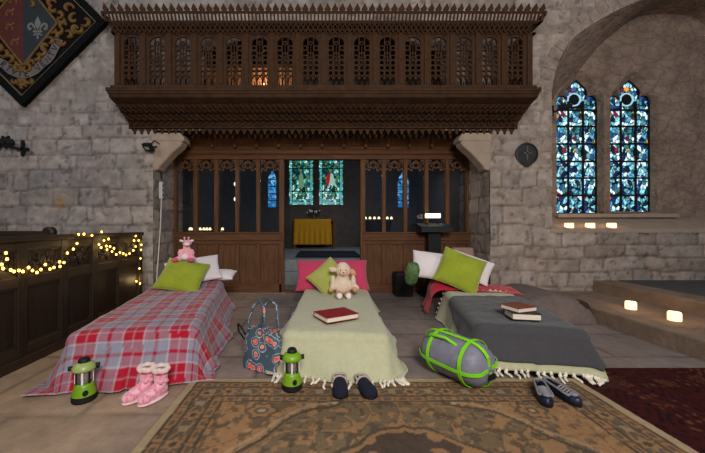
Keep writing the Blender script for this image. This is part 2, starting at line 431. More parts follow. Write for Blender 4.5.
PAL = [(0.0, rgb(8, 22, 40)), (0.10, rgb(30, 70, 120)), (0.17, rgb(70, 145, 180)), (0.30, rgb(120, 195, 215)), (0.44, rgb(200, 232, 240)), (0.62, rgb(45, 105, 110)),
       (0.72, rgb(16, 36, 96)), (0.78, rgb(90, 140, 150)), (0.86, rgb(14, 40, 48)), (0.968, rgb(120, 24, 36)), (0.992, rgb(190, 140, 50))]
M_glassA = stained('stained_glass_lancet', 15.0, PAL, 1.7, 0.04, 3.0)
GLS = emat('glass_ring_white', rgb(170, 215, 230), 0.55)
M_lead = mat('lead_and_iron', rgb(14, 15, 17), 0.6, 0.1, bump=0)

WIN = []
for k, (p0, p1) in enumerate(((556, 597), (608.5, 650))):
    c, _ = pxz((p0+p1)/2, 0, YB+0.12); hw = (p1-p0)/2/310*(YB+0.12)
    z0 = pxz(0, 213, YB+0.12)[1]; zs = pxz(0, 102, YB+0.12)[1]; zt = pxz(0, 79, YB+0.12)[1]
    WIN.append((c, hw, z0, zs, zt))
holes = []
for (c, hw, z0, zs, zt) in WIN:
    holes.append(pointed(c-0.03, hw+0.05, z0-0.03, zs+0.02, pxz(0, 69, YB)[1]))
v, f = fill_holes([(3.9, 1.0), (9.0, 1.0), (9.0, 5.6), (3.9, 5.6)], holes, YB)
bw = MB().add(v, f)
for k, h in enumerate(holes):                                    # reveals of the window holes
    n = len(h); iv = ogee(*[WIN[k][0], WIN[k][1]+0.004]+list(WIN[k][2:4])+[WIN[k][4]+0.01])
    A = resample(h+[h[0]], 120)[:-1]; B = resample(iv+[iv[0]], 120)[:-1]
    vv = [(x, YB, z) for x, z in A]+[(x, YB+0.12, z) for x, z in B]
    bw.add(vv, [(i, (i+1) % 120, (i+1) % 120+120, i+120) for i in range(120)])
    # stone face round the glass
    vv = [(x, YB+0.12, z) for x, z in B]+[(x*1.0, YB+0.2, z) for x, z in B]
    bw.add(vv, [(i, (i+1) % 120, (i+1) % 120+120, i+120) for i in range(120)])
struct('wall_recess', bw, M_rubble)
for k, (c, hw, z0, zs, zt) in enumerate(WIN):
    w = tag(thing('window_%d' % (k+1), None, None, (c, YB+0.14, z0)), None, None, None, 'structure')
    out = ogee(c, hw+0.006, z0, zs, zt+0.01); n = len(out)
    v, f = fill_holes(out, [], YB+0.16)
    MB().add(v, f).build('glass', M_glassA, w, world=True)
    b = MB(); yb = YB+0.14
    for t in (-0.36, 0.36): b.box(c+hw*t-0.014, c+hw*t+0.014, yb-0.012, yb+0.012, z0, zs+0.03)
    for q in (109.7, 126, 143.5, 161, 177.6, 195):
        z = pxz(0, q, YB+0.14)[1]; b.box(c-hw-0.01, c+hw+0.01, yb-0.014, yb+0.014, z-0.015, z+0.015)
    b.ribbon(out+[out[0]], 0.03, yb-0.015, yb+0.015)
    b.build('saddle_bars', M_lead, w, world=True)
    # the ring light in the head
    rz = zs+0.06
    r1 = MB(); cc = [(c-0.03+0.115*math.cos(2*PI*i/24), rz+0.115*math.sin(2*PI*i/24)) for i in range(24)]
    r1.ribbon(cc, 0.022, yb-0.004, yb+0.004, closed=True); r1.build('ring', GLS, w, world=True)
    d = MB(); d.prism([(c-0.03+0.095*math.cos(2*PI*i/20), rz+0.095*math.sin(2*PI*i/20)) for i in range(20)], yb-0.002, yb+0.002)
    d.build('roundel', M_lead, w, world=True)
    a = MB(); amb = [(c-0.03, rz+0.14), (c+0.02, rz+0.19), (c-0.03, rz+0.25), (c-0.08, rz+0.19)]
    a.prism(amb, yb-0.003, yb+0.003); a.build('amber_pane' if k else 'blue_pane', emat('amber_glass', rgb(225, 150, 40), 0.8) if k else emat('blue_glass', rgb(60, 90, 150), 0.5), w, world=True)
# sill
sl = MB(); sl.prism([(YW-0.03, 1.10), (YW-0.03, 1.165), (YB+0.2, 1.415), (YB+0.2, 1.10)], 3.68, 8.9, 'x')
struct('trim_window_sill', sl, M_dress)
s2 = MB(); s2.box(WIN[0][0]-WIN[0][1]-0.12, WIN[1][0]+WIN[1][1]+0.3, YB-0.10, YB+0.02, 1.36, 1.43)
struct('trim_window_ledge', s2, M_dress, bevel=0.01)

# ---- floor
FX, FY = np.meshgrid(np.linspace(-7.5, 10, 500), np.linspace(-3.0, 6.6, 330), indexing='ij')
def floor_tint():
    rs = np.random.RandomState(5)
    Yw_ = FY+(vnoise(FX, FY, 1.0, 70)-0.5)*0.03; Xw_ = FX+(vnoise(FX, FY, 1.0, 71)-0.5)*0.03
    T = np.ones(FX.shape+(3,)); D = np.ones(FX.shape); y = -3.2
    rows = [0.9, 0.7, 0.85, 0.62, 0.8, 0.55, 0.75, 0.9, 0.6, 0.55, 0.62, 0.5, 0.7, 0.8, 0.8, 0.8, 0.8]
    for rh in rows:
        x = -8+rs.uniform(-0.8, 0)
        while x < 10.5:
            w = rs.uniform(0.7, 1.35); b = (Yw_ >= y) & (Yw_ < y+rh) & (Xw_ >= x) & (Xw_ < x+w)
            if b.any():
                g = rs.uniform(0.86, 1.1); wa = rs.uniform(-0.4, 1)
                T[b] = g*np.array([1+0.04*wa, 1, 1-0.05*wa])
                D[b] = np.minimum(np.minimum(Xw_[b]-x, x+w-Xw_[b]), np.minimum(Yw_[b]-y, y+rh-Yw_[b]))
            x += w
        y += rh
    j = sstep(0.004, 0.022, D)
    T = T*(0.55+0.45*j)[..., None]*(0.8+0.4*vnoise(FX, FY, 5, 72))[..., None]
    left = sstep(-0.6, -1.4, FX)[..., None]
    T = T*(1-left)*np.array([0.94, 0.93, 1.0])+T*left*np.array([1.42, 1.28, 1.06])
    return T, -0.006*(1-j)
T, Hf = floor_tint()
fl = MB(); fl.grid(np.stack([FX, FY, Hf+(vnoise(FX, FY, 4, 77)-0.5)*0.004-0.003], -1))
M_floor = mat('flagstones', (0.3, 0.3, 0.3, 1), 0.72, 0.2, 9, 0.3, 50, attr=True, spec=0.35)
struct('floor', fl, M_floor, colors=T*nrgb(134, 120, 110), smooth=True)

# ---- stone steps and platform on the right
def rough_block(name, x0, x1, y0, y1, z0, z1, m):
    return struct(name, MB().box(x0, x1, y0, y1, z0, z1), m, bevel=0.015)
M_step = mat('worn_step_stone', rgb(128, 108, 92), 0.85, 0.3, 4, 0.5, 18, dist=0.02)
rough_block('trim_step_lower', 3.45, 10.0, -1.0, YW-0.01, -0.02, 0.17, M_step)
rough_block('trim_step_upper', 4.36, 10.0, -1.0, YW-0.01, 0.15, 0.34, M_step)
M_slate = mat('dark_slate', rgb(74, 72, 74), 0.7, 0.15, 5, 0.3, 30)
rough_block('trim_platform_slab', 4.72, 9.5, -0.5, YW-0.06, 0.33, 0.352, M_slate)

# ---- chapel behind the screen and loft above
ch = MB()
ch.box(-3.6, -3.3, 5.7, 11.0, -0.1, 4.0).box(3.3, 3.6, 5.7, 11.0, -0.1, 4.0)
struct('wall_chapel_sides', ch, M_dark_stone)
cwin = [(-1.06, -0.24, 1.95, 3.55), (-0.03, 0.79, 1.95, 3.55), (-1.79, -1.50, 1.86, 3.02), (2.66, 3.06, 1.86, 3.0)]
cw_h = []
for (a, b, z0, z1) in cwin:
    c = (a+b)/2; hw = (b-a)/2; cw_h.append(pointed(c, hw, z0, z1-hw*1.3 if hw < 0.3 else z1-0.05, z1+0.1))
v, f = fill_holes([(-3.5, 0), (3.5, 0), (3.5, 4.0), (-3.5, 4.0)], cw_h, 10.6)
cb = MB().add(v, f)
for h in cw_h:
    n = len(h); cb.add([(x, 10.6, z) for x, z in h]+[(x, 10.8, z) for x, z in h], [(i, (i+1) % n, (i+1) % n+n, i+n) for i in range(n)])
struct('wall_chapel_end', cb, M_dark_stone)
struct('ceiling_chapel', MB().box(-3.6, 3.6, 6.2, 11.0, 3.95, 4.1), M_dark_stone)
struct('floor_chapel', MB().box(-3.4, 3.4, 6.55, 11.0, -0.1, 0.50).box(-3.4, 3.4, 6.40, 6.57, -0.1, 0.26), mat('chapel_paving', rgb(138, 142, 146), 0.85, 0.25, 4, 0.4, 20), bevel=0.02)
PAL2 = [(0.0, rgb(10, 45, 45)), (0.14, rgb(40, 120, 115)), (0.32, rgb(95, 185, 180)), (0.5, rgb(30, 85, 80)), (0.62, rgb(150, 215, 210)), (0.74, rgb(70, 110, 60)), (0.82, rgb(20, 60, 80)), (0.9, rgb(200, 225, 215))]
PAL3 = [(0.0, rgb(40, 120, 190)), (0.35, rgb(80, 165, 225)), (0.7, rgb(130, 200, 240)), (0.9, rgb(20, 70, 130))]
M_gB = stained('stained_glass_chapel', 12, PAL2, 1.5, 0.03, 8.0, 0.2)
M_gBb = emat('teal_border_glass', rgb(95, 190, 195), 0.55)
M_gC = stained('blue_chapel_glass', 12, PAL3, 1.2, 0.02, 5.0, 0.6)
for k, ((a, b, z0, z1), h) in enumerate(zip(cwin, cw_h)):
    w = tag(thing('window_%d' % (k+3), None, None, ((a+b)/2, 10.7, z0)), None, None, None, 'structure')
    v, f = fill_holes(h, [], 10.7)
    MB().add(v, f).build('glass', M_gB if k < 2 else M_gC, w, world=True)
    bars = MB()
    if k < 2:
        bd = MB()
        for xx in (a+0.06, b-0.06):
            for q in range(12): bd.box(xx-0.035, xx+0.035, 10.68, 10.69, z0+0.03+q*0.14, z0+0.15+q*0.14)
        for q in range(7): bd.box(a+0.04+q*0.108, a+0.13+q*0.108, 10.675, 10.685, z0+0.02, z0+0.09)
        bd.build('border', M_gBb, w, world=True)
        for z in (z0+0.45, z0+1.25): bars.box(a, b, 10.66, 10.70, z-0.012, z+0.012)
        for xx in (a+0.11, b-0.11): bars.box(xx-0.01, xx+0.01, 10.66, 10.70, z0, z1)
        fg = MB()
        if k == 1:
            fg.prism([(a+0.25, z0+0.95), (a+0.33, z0+1.12), (a+0.40, z0+0.90), (a+0.38, z0+0.70), (a+0.24, z0+0.66)], 10.67, 10.69)
            fg.build('red_robe_pane', emat('red_glass', rgb(165, 30, 30), 0.6), w, world=True)
        f2 = MB(); f2.prism([(a+0.34, z0+1.0), (a+0.42, z0+1.12), (a+0.48, z0+0.98), (a+0.52, z0+0.62), (a+0.30, z0+0.55)] if k == 0 else [(a+0.40, z0+1.1), (a+0.48, z0+1.05), (a+0.55, z0+0.75), (a+0.66, z0+0.55), (a+0.44, z0+0.72), (a+0.30, z0+0.56), (a+0.36, z0+0.8)], 10.665, 10.685)
        f2.build('pale_figure_pane', emat('pale_glass', rgb(180, 215, 200), 0.5) if k else emat('green_figure_glass', rgb(120, 170, 130), 0.45), w, world=True)
    else:
        for q in range(1, 5): bars.box(a, b, 10.66, 10.70, z0+q*0.24-0.012, z0+q*0.24+0.012)
    bars.build('saddle_bars', M_lead, w, world=True)
lf = MB(); lf.box(-2.7, 2.75, 6.3, 6.4, 2.8, 5.2).box(-2.75, -2.6, 5.0, 6.4, 2.8, 5.2).box(2.65, 2.8, 5.0, 6.4, 2.8, 5.2).box(-2.8, 2.8, 5.0, 6.4, 5.0, 5.2)
struct('wall_loft', lf, M_dark_stone)

# ---------------------------------------------------------------- corbels carrying the gallery
for nm, s, xo in (('trim_corbel_left', 1, OPL), ('trim_corbel_right', -1, OPR)):
    cb = MB()
    out = [(-0.02, 2.58), (0.45, 2.58), (0.47, 2.54), (0.43, 2.48), (0.30, 2.37), (0.17, 2.23), (0.10, 2.15), (0.09, 2.11), (0.0, 2.09), (-0.02, 2.2)]
    pts = [(xo+s*x, z) for x, z in out]
    if s < 0: pts = pts[::-1]
    cb.prism(pts, YW-0.02, YW+0.20)
    cp = [(xo+s*x, z) for x, z in [(-0.03, 2.56), (0.50, 2.56), (0.50, 2.62), (0.44, 2.70), (-0.03, 2.70)]]
    cb.prism(cp if s > 0 else cp[::-1], YW-0.03, YW+0.22)
    struct(nm, cb, M_dress, bevel=0.025)

# ---------------------------------------------------------------- carved gallery
GX0, GX1 = -3.07, 3.17
g = thing('carved_gallery', 'long dark carved oak gallery with pierced panels projecting over the screen opening', 'gallery', (0.05, YW, 2.75))
def carved_band(mb, z0, y0, z1, y1, x0, x1, step, w, d, phase=0.0, cross=True):
    """raised zigzag carving on a sloping band"""
    n = int((x1-x0)/step)
    nrm = Vector((0, -(z1-z0), (y1-y0))).normalized()
    if nrm.y > 0: nrm = -nrm
    for k in range(n):
        a = x0+k*step
        for (xa, ta, xb, tb) in ((a, 0, a+step/2, 1), (a+step/2, 1, a+step, 0)) + (((a, 1, a+step/2, 0), (a+step/2, 0, a+step, 1)) if cross else ()):
            A = Vector((xa, y0+(y1-y0)*ta, z0+(z1-z0)*ta)); B = Vector((xb, y0+(y1-y0)*tb, z0+(z1-z0)*tb))
            t = (B-A).normalized(); q = t.cross(nrm).normalized()*w/2
            mb.add([A-q, A+q, B+q, B-q, A-q*0.5+nrm*d, A+q*0.5+nrm*d, B+q*0.5+nrm*d, B-q*0.5+nrm*d], [(4, 5, 6, 7), (0, 1, 5, 4), (2, 3, 7, 6), (1, 2, 6, 5), (3, 0, 4, 7)])
# cove below
prof = [(4.99, 2.79), (4.93, 2.80), (4.90, 2.86), (4.86, 2.87), (4.77, 2.935), (4.73, 2.945), (4.60, 3.02), (4.56, 3.03), (4.46, 3.06), (4.44, 3.10), (4.44, 3.16), (4.99, 3.16)]
mb = MB(); mb.prism(prof, GX0+0.03, GX1-0.03, 'x')
mb.build('cove', M_galh, g, world=True, bevel=0.008)
mb = MB()
carved_band(mb, 2.95, 4.725, 3.018, 4.605, GX0+0.05, GX1-0.05, 0.16, 0.034, 0.035)
mb.build('carved_band', M_galh, g, world=True); mb = MB()
carved_band(mb, 2.872, 4.855, 2.932, 4.775, GX0+0.05, GX1-0.05, 0.20, 0.03, 0.03)
mb.build('carved_band', M_galh, g, world=True); mb = MB()
carved_band(mb, 2.805, 4.925, 2.857, 4.903, GX0+0.05, GX1-0.05, 0.10, 0.022, 0.025, cross=False)
mb.build('carved_band', M_galh, g, world=True); mb = MB()
mb = MB(); mb.box(GX0+0.03, GX1-0.03, 4.425, 4.56, 3.105, 3.14).box(GX0+0.015, GX1-0.015, 4.41, 4.56, 3.135, 3.165)
n = 120
for k in range(n):
    x = GX0+0.02+k*(GX1-GX0-0.04)/(n-1); mb.box(x-0.014, x+0.014, 4.43, 4.47, 3.165, 3.195)
mb.box(GX0+0.05, GX1-0.05, 4.46, 4.54, 3.165, 3.235)
mb.build('bottom_rail', M_galh, g, world=True)
# pendant fringe
mb = MB(); n = 56
mb.box(GX0+0.02, GX1-0.02, 4.94, 4.965, 2.755, 2.81)
for k in range(n):
    x = GX0+0.06+(k+0.5)*(GX1-GX0-0.12)/n; w = 0.052
    mb.prism([(x-w, 2.77), (x-w*0.8, 2.73), (x-0.018, 2.715), (x-0.022, 2.69), (x, 2.665), (x+0.022, 2.69), (x+0.018, 2.715), (x+w*0.8, 2.73), (x+w, 2.77)], 4.94, 4.965)
mb.build('pendant_fringe', M_galh, g, world=True)
mb = MB(); mb.box(OPL+0.02, OPR-0.02, 4.96, YS+0.1, 2.76, 2.80)
for k in range(46):
    x = OPL+0.5+(k+0.5)*(OPR-OPL-1.0)/46
    mb.prism([(x-0.045, 2.77), (x-0.02, 2.70), (x, 2.655), (x+0.02, 2.70), (x+0.045, 2.77)], 5.16, 5.18)
mb.build('soffit', M_gal, g, world=True)
# panels: posts and pierced tracery
PX0, PX1, NP = -2.975, 3.085, 16
pz0, pz1 = 3.23, 3.985
PIT = 0.3712; C0 = (323.5-320)/310*YG
centres = [C0+(k-7.5)*PIT for k in range(NP)]
post = MB(); hw = (PIT-0.245)/2
post.box(-hw, hw, 0, 0.06, pz0, pz1); post.box(-hw*0.45, hw*0.45, -0.025, 0.01, pz0, pz1)
for z in (pz0+0.03, (pz0+pz1)/2, pz1-0.03): post.ball((0, -0.028, z), 0.013, 8)
edges = [C0+(k-8)*PIT for k in range(NP+1)]
first = None
for x in edges:
    if first is None:
        first = post.build('post', M_gal, g, bevel=0.006); o = first
    else: o = dup(first, g)
    o.location = (x-0.05, YG-0.01-YW, -2.75)
tw, th = 0.1225, pz1-pz0
tr = MB(); y0, y1 = 0.0, 0.03; H0 = pz0
tr.box(-tw, tw, y0, y1, H0, H0+0.02).box(-tw, tw, y0, y1, pz1-0.02, pz1)
for sgn in (-1, 1):
    tr.box(sgn*tw-0.012, sgn*tw+0.012, y0-0.006, y1, H0, pz1)
arc = [(-tw, pz1-0.13)]+[(-tw*math.cos(a), pz1-0.13+0.105*math.sin(a)**0.85) for a in np.linspace(0.05, PI-0.05, 13)]+[(tw, pz1-0.13)]
tr.ribbon(arc, 0.02, y0-0.004, y1)
# spandrels
tr.prism([(-tw, pz1), (-tw, pz1-0.11), (-tw*0.75, pz1-0.045), (-tw*0.35, pz1-0.02), (0, pz1-0.012), (tw*0.35, pz1-0.02), (tw*0.75, pz1-0.045), (tw, pz1-0.11), (tw, pz1)][::-1], y0+0.004, y1)
for xx in (-0.041, 0.041): tr.box(xx-0.007, xx+0.007, y0, y1, H0, pz1-0.05)
tr.box(-0.005, 0.005, y0+0.004, y1, H0+0.30, H0+0.60)
def ring(cx, cz, r, w=0.012):
    tr.ribbon([(cx+r*math.cos(2*PI*i/12), cz+r*math.sin(2*PI*i/12)) for i in range(12)], w, y0+0.002, y1-0.004, closed=True)
for cx in (-0.082, 0, 0.082):
    for j, zz in enumerate((0.20, 0.275, 0.35)): ring(cx, H0+zz, 0.036)
for cx in (-0.082, 0.082): ring(cx, H0+0.425, 0.036); ring(cx, H0+0.565, 0.033)
ring(0, H0+0.46, 0.037); ring(0, H0+0.635, 0.025)
tr.box(-tw, tw, y0, y1, H0+0.225, H0+0.239).box(-tw, tw, y0, y1, H0+0.385, H0+0.398)
tr.box(-tw, -0.04, y0, y1, H0+0.525, H0+0.536).box(0.04, tw, y0, y1, H0+0.525, H0+0.536)
for cx in (-0.0815, 0, 0.0815):
    tr.ribbon([(cx-0.037, H0), (cx-0.037, H0+0.10), (cx-0.022, H0+0.135), (cx, H0+0.165), (cx+0.022, H0+0.135), (cx+0.037, H0+0.10), (cx+0.037, H0)], 0.011, y0, y1)
    tr.box(cx-0.004, cx+0.004, y0+0.004, y1, H0, H0+0.08)
first = None
for x in centres:
    if first is None: first = tr.build('tracery_panel', M_galh, g); o = first
    else: o = dup(first, g)
    o.location = (x-0.05, YG+0.0-YW, -2.75)
# ends
for x in (edges[0]-0.0, edges[-1]+0.0):
    e = MB(); s = -1 if x < 0 else 1
    e.box(min(x, x+s*0.05), max(x, x+s*0.05), YG+0.02, YW-0.01, pz0, pz1)
    e.build('end_panel', M_gal, g, world=True)
# cornice, flaring outwards
mb = MB()
def flare(z0, z1, e0, e1, t=0.05):
    """sloping board round three sides; e = outward offset at bottom/top"""
    A = [(PX0-e0, YW), (PX0-e0, YG-e0), (PX1+e0, YG-e0), (PX1+e0, YW)]; B = [(PX0-e1, YW), (PX0-e1, YG-e1), (PX1+e1, YG-e1), (PX1+e1, YW)]
    for i in range(3):
        a, b, c, d = A[i], A[i+1], B[i+1], B[i]
        inn = Vector((0, t, 0)) if i == 1 else Vector((t if i == 0 else -t, 0, 0))
        q = [Vector((a[0], a[1], z0)), Vector((b[0], b[1], z0)), Vector((c[0], c[1], z1)), Vector((d[0], d[1], z1))]
        mb.add(q+[p+inn for p in q], [(0, 1, 2, 3), (7, 6, 5, 4), (0, 4, 5, 1), (1, 5, 6, 2), (2, 6, 7, 3), (3, 7, 4, 0)])
flare(3.965, 3.985, 0.01, 0.015); flare(3.98, 4.0, 0.03, 0.03); flare(3.995, 4.105, -0.03, 0.02); flare(4.10, 4.118, 0.075, 0.075); flare(4.115, 4.13, 0.09, 0.095)
mb.build('cornice', M_gal, g, world=True)
mb = MB()
carved_band(mb, 4.0, YG-0.01, 4.103, YG-0.058, PX0-0.03, PX1+0.03, 0.14, 0.026, 0.045)
mb.build('frieze_carving', M_galh, g, world=True)
# cresting of balusters and leaf points
mb = MB()
def crest_row(p, q, n, nrm):
    p = Vector(p); q = Vector(q); d = (q-p)/n; u = d.normalized(); nn = Vector(nrm)
    lean = nn*0.10
    for k in range(n):
        c = p+d*(k+0.5)
        def PT(a, h, off=0.0): return c+u*a+Vector((0, 0, h))+lean*(h/0.2)+nn*off
        w = d.length
        for a in (-w*0.25, w*0.25):
            q4 = [PT(a-0.011, 0), PT(a+0.011, 0), PT(a+0.011, 0.10), PT(a-0.011, 0.10)]
            mb.add(q4+[x-nn*0.02 for x in q4], [(0, 1, 2, 3), (7, 6, 5, 4), (0, 4, 5, 1), (1, 5, 6, 2), (2, 6, 7, 3), (3, 7, 4, 0)])
        pol = [(-w/2, 0.085), (w/2, 0.085), (w/2, 0.105), (w*0.20, 0.112), (w*0.42, 0.130), (w*0.24, 0.152), (0, 0.19), (-w*0.24, 0.152), (-w*0.42, 0.130), (-w*0.20, 0.112), (-w/2, 0.105)]
        A = [PT(a, h) for a, h in pol]; n_ = len(A)
        mb.add(A+[x-nn*0.02 for x in A], [tuple(range(n_)), tuple(range(2*n_-1, n_-1, -1))]+[(i, i+n_, (i+1) % n_+n_, (i+1) % n_) for i in range(n_)])
E = 0.09
crest_row((PX0-E, YG-E, 4.125), (PX1+E, YG-E, 4.125), 60, (0, -1, 0))
crest_row((PX0-E, YW-0.02, 4.12), (PX0-E, YG-E, 4.12), 5, (-1, 0, 0))
crest_row((PX1+E, YG-E, 4.12), (PX1+E, YW-0.02, 4.12), 5, (1, 0, 0))
mb.build('cresting', M_gal, g, world=True)
mb = MB(); mb.box(PX0, PX1, YG+0.05, YW, 3.10, 3.155); mb.build('walkway_boards', M_gal, g, world=True)

# invented bench and lamp, added for the warm glow behind the tracery
b = thing('added_loft_bench', 'invented low wooden bench back added to catch warm light behind the lower left gallery tracery', 'bench', (-1.2, 5.45, 3.225))
mb = MB(); mb.box(-2.0, -0.35, 5.42, 5.46, 3.25, 4.0).box(-2.0, -0.35, 5.42, 5.70, 3.36, 3.40)
mb.build('seat', M_oakh, b, world=True)
for k in range(13): MB().box(-1.98+k*0.128, -1.90+k*0.128, 5.40, 5.42, 3.40, 3.96).build('slat', mat('honey_oak', rgb(176, 118, 74), 0.6, 0.2, 8, 0), b, world=True)
for x in (-1.9, -0.45): MB().box(x-0.03, x+0.03, 5.46, 5.70, 3.225, 3.36).build('leg', M_oakh, b, world=True)
lq = thing('added_loft_lamp', 'small invented lamp added for the warm glow behind the lower left gallery tracery', 'lamp', (-0.95, 5.18, 3.225))  # invented lamp, put in to light the slats
MB().lathe([(0.05, 0), (0.05, 0.015), (0.008, 0.02), (0.008, 0.33)]).build('stand', M_black, lq)
MB().ball((0, 0, 0.35), 0.022, 10).build('bulb', emat('loft_bulb', rgb(255, 190, 110), 4.0), lq, smooth=True)
for xx in (0.0,):
    l = bpy.data.lights.new('loft_glow', 'POINT'); l.energy = 6.0; l.color = (1.0, 0.74, 0.5); l.shadow_soft_size = 0.05
    lo = bpy.data.objects.new('loft_glow', l); COL.objects.link(lo); lo.parent = lq; lo.location = (xx, -0.04, 0.42)
struct('floor_loft', MB().box(-2.7, 2.75, 4.98, 6.35, 3.12, 3.225), M_oakh)

# ---------------------------------------------------------------- oak screen
sc = thing('oak_screen', 'tall brown oak screen with glazed lights above plain panels and an open doorway', 'screen', (0.02, YS, 0))
def B(name, x0, x1, z0, z1, y0=YS, y1=YS+0.10, m=None, bev=0.006):
    return MB().box(x0, x1, y0, y1, z0, z1).build(name, m or M_oak, sc, world=True, bevel=bev)
ZT = 2.42
mb = MB(); mb.prism([(YS-0.02, ZT), (YS-0.02, ZT+0.07), (YS-0.06, ZT+0.10), (YS-0.06, ZT+0.15), (YS-0.02, ZT+0.19), (YS-0.02, ZT+0.22), (YS+0.12, ZT+0.22), (YS+0.12, ZT)], OPL+0.01, OPR-0.01, 'x')
mb.build('head_beam', M_oakh, sc, world=True, bevel=0.006)
mb = MB(); mb.prism([(YS-0.02, ZT+0.215), (YS-0.18, ZT+0.34), (YS+0.08, ZT+0.34), (YS+0.08, ZT+0.215)], OPL+0.01, OPR-0.01, 'x')
mb.build('cove_board', M_oakh, sc, world=True)
rp = [(YS-0.03, ZT+0.19), (YS-0.10, ZT+0.20), (YS-0.11, ZT+0.25), (YS-0.20, ZT+0.30), (YS-0.24, ZT+0.335), (YS-0.1, ZT+0.335), (YS-0.03, ZT+0.26)]
LX = [-2.655, -2.272, -1.89, -1.51, -1.125, -0.70]; RX = [0.78, 1.165, 1.555, 1.94, 2.32, 2.705]
for x in [-2.33, -1.93, -1.53, -1.14, -0.74, -0.35, 0.04, 0.43, 0.82, 1.22, 1.61, 2.0, 2.39]:
    MB().prism(rp, x-0.025, x+0.025, 'x').build('bracket', M_oak, sc, world=True)
M_glass = bpy.data.materials.new('old_clear_glass'); M_glass.use_nodes = True
nt = M_glass.node_tree; N = nt.nodes
tr_ = N.new('ShaderNodeBsdfTransparent'); gl = N.new('ShaderNodeBsdfGlossy'); gl.inputs['Roughness'].default_value = 0.03; mxs = N.new('ShaderNodeMixShader'); fr = N.new('ShaderNodeFresnel'); fr.inputs[0].default_value = 1.5
tr_.inputs[0].default_value = (0.82, 0.85, 0.86, 1); N.remove(N['Principled BSDF'])
nt.links.new(fr.outputs[0], mxs.inputs[0]); nt.links.new(tr_.outputs[0], mxs.inputs[1]); nt.links.new(gl.outputs[0], mxs.inputs[2]); nt.links.new(mxs.outputs[0], N['Material Output'].inputs[0])
# tracery head for one light
def head(w):
    t = MB(); z1 = ZT; z0 = ZT-0.22; y0, y1 = 0.02, 0.055
    h = w/2
    for s in (-1, 1):
        t.ribbon([(s*h, z0), (s*h*0.86, z0+0.06), (s*h*0.45, z0+0.02), (s*h*0.35, z0+0.07), (s*h*0.62, z0+0.10), (s*h*0.5, z0+0.14), (0, z0+0.20)], 0.022, y0, y1)
        t.ribbon([(s*h, z0+0.12), (s*h*0.7, z0+0.16), (s*h*0.55, z0+0.22)], 0.02, y0, y1)
        t.prism([(s*h, z0+0.22), (s*h, z0+0.15), (s*h*0.55, z0+0.22)][::s], y0, y1)
    t.ribbon([(0.05*math.cos(2*PI*i/12), z0+0.115+0.05*math.sin(2*PI*i/12)) for i in range(12)], 0.018, y0, y1, closed=True)
    return t
hd = None; pn = None
for XS in (LX, RX):
    for i, x in enumerate(XS):
        big = (XS is LX and i == 5) or (XS is RX and i == 0)
        w = 0.045 if not big else 0.06
        B('post' if big or i in (0, 5) else 'mullion', x-w/1.0*0.75, x+w*0.75, 0.0 if (big or i in (0, 5)) else 1.07, ZT, YS-0.01)
    a, b_ = XS[0], XS[-1]
    B('middle_rail', a, b_, 0.945, 1.085, YS-0.025, YS+0.10, M_oakh)
    MB().box(a, b_, YS-0.045, YS+0.02, 1.07, 1.10).build('sill_moulding', M_oakh, sc, world=True, bevel=0.006)
    B('bottom_rail', a, b_, 0.0, 0.16, YS-0.01, YS+0.10, M_oakh)
    B('top_rail', a, b_, 0.88, 0.95, YS, YS+0.09, M_oakh)
    for i in range(5):
        x0, x1 = XS[i], XS[i+1]; c = (x0+x1)/2
        if hd is None: hd = head(0.33).build('tracery_head', M_oak, sc); o = hd
        else: o = dup(hd, sc)
        o.location = (c-0.02, 0, 0)
        MB().box(x0+0.03, x1-0.03, YS+0.055, YS+0.059, 1.09, ZT).build('glass', M_glass, sc, world=True)
        B('lower_panel', x0+0.02, x1-0.02, 0.15, 0.90, YS+0.03, YS+0.06)
        if i: B('stile', x0-0.035, x0+0.035, 0.15, 0.90, YS, YS+0.09)
B('threshold', -0.66, 0.74, -0.0, 0.03, YS, YS+0.1)
struct('trim_screen_plinth', MB().box(OPL+0.02, -0.62, YS-0.10, YS+0.14, -0.02, 0.0), M_dress)

# ---------------------------------------------------------------- chapel furniture
al = thing('altar', 'altar table at the far end of the chapel under a mustard cloth', 'altar', (-0.22, 9.95, 0.50))
MB().box(-0.85, 0.50, 9.72, 10.3, 1.36, 1.42).build('table_top', M_oakh, al, world=True)
for x in (-0.8, 0.45):
    for y in (9.78, 10.24): MB().box(x-0.04, x+0.04, y-0.04, y+0.04, 0.5, 1.36).build('leg', M_oak, al, world=True)
MB().box(-0.84, 0.49, 10.2, 10.26, 0.6, 1.36).build('back_board', M_oak, al, world=True)
gx, gz = np.meshgrid(np.linspace(-0.8, 0.34, 60), np.linspace(0, 1, 24), indexing='ij')
yy = np.where(gz < 0.35, 10.28-gz/0.35*0.58, 9.70-0.0*gz); zz = np.where(gz < 0.35, 1.43, 1.43-(gz-0.35)/0.65*0.80)
yy = yy-0.02*np.sin(gx*40)*sstep(0.35, 1, gz)
tag(MB().grid(np.stack([gx+0.03*(gx+0.2)*sstep(0.35, 1, gz)*2, yy, zz], -1)).build('altar_cloth', mat('mustard_cloth', rgb(190, 140, 24), 0.85, 0.12, 12, 0.15, 60), base=(-0.22, 9.95, 1.42), smooth=True, thick=0.008), 'mustard yellow cloth hanging down the front of the chapel altar', 'altar cloth')
v = thing('flower_vase', 'small vase of pale flowers on the altar below the chapel windows', 'vase', (-0.2, 9.9, 1.44))
MB().lathe([(0.04, 0), (0.06, 0.05), (0.03, 0.12), (0.05, 0.16)]).build('vase', M_dark_stone, v, smooth=True)
rs = random.Random(4); f1 = MB(); f2 = MB()
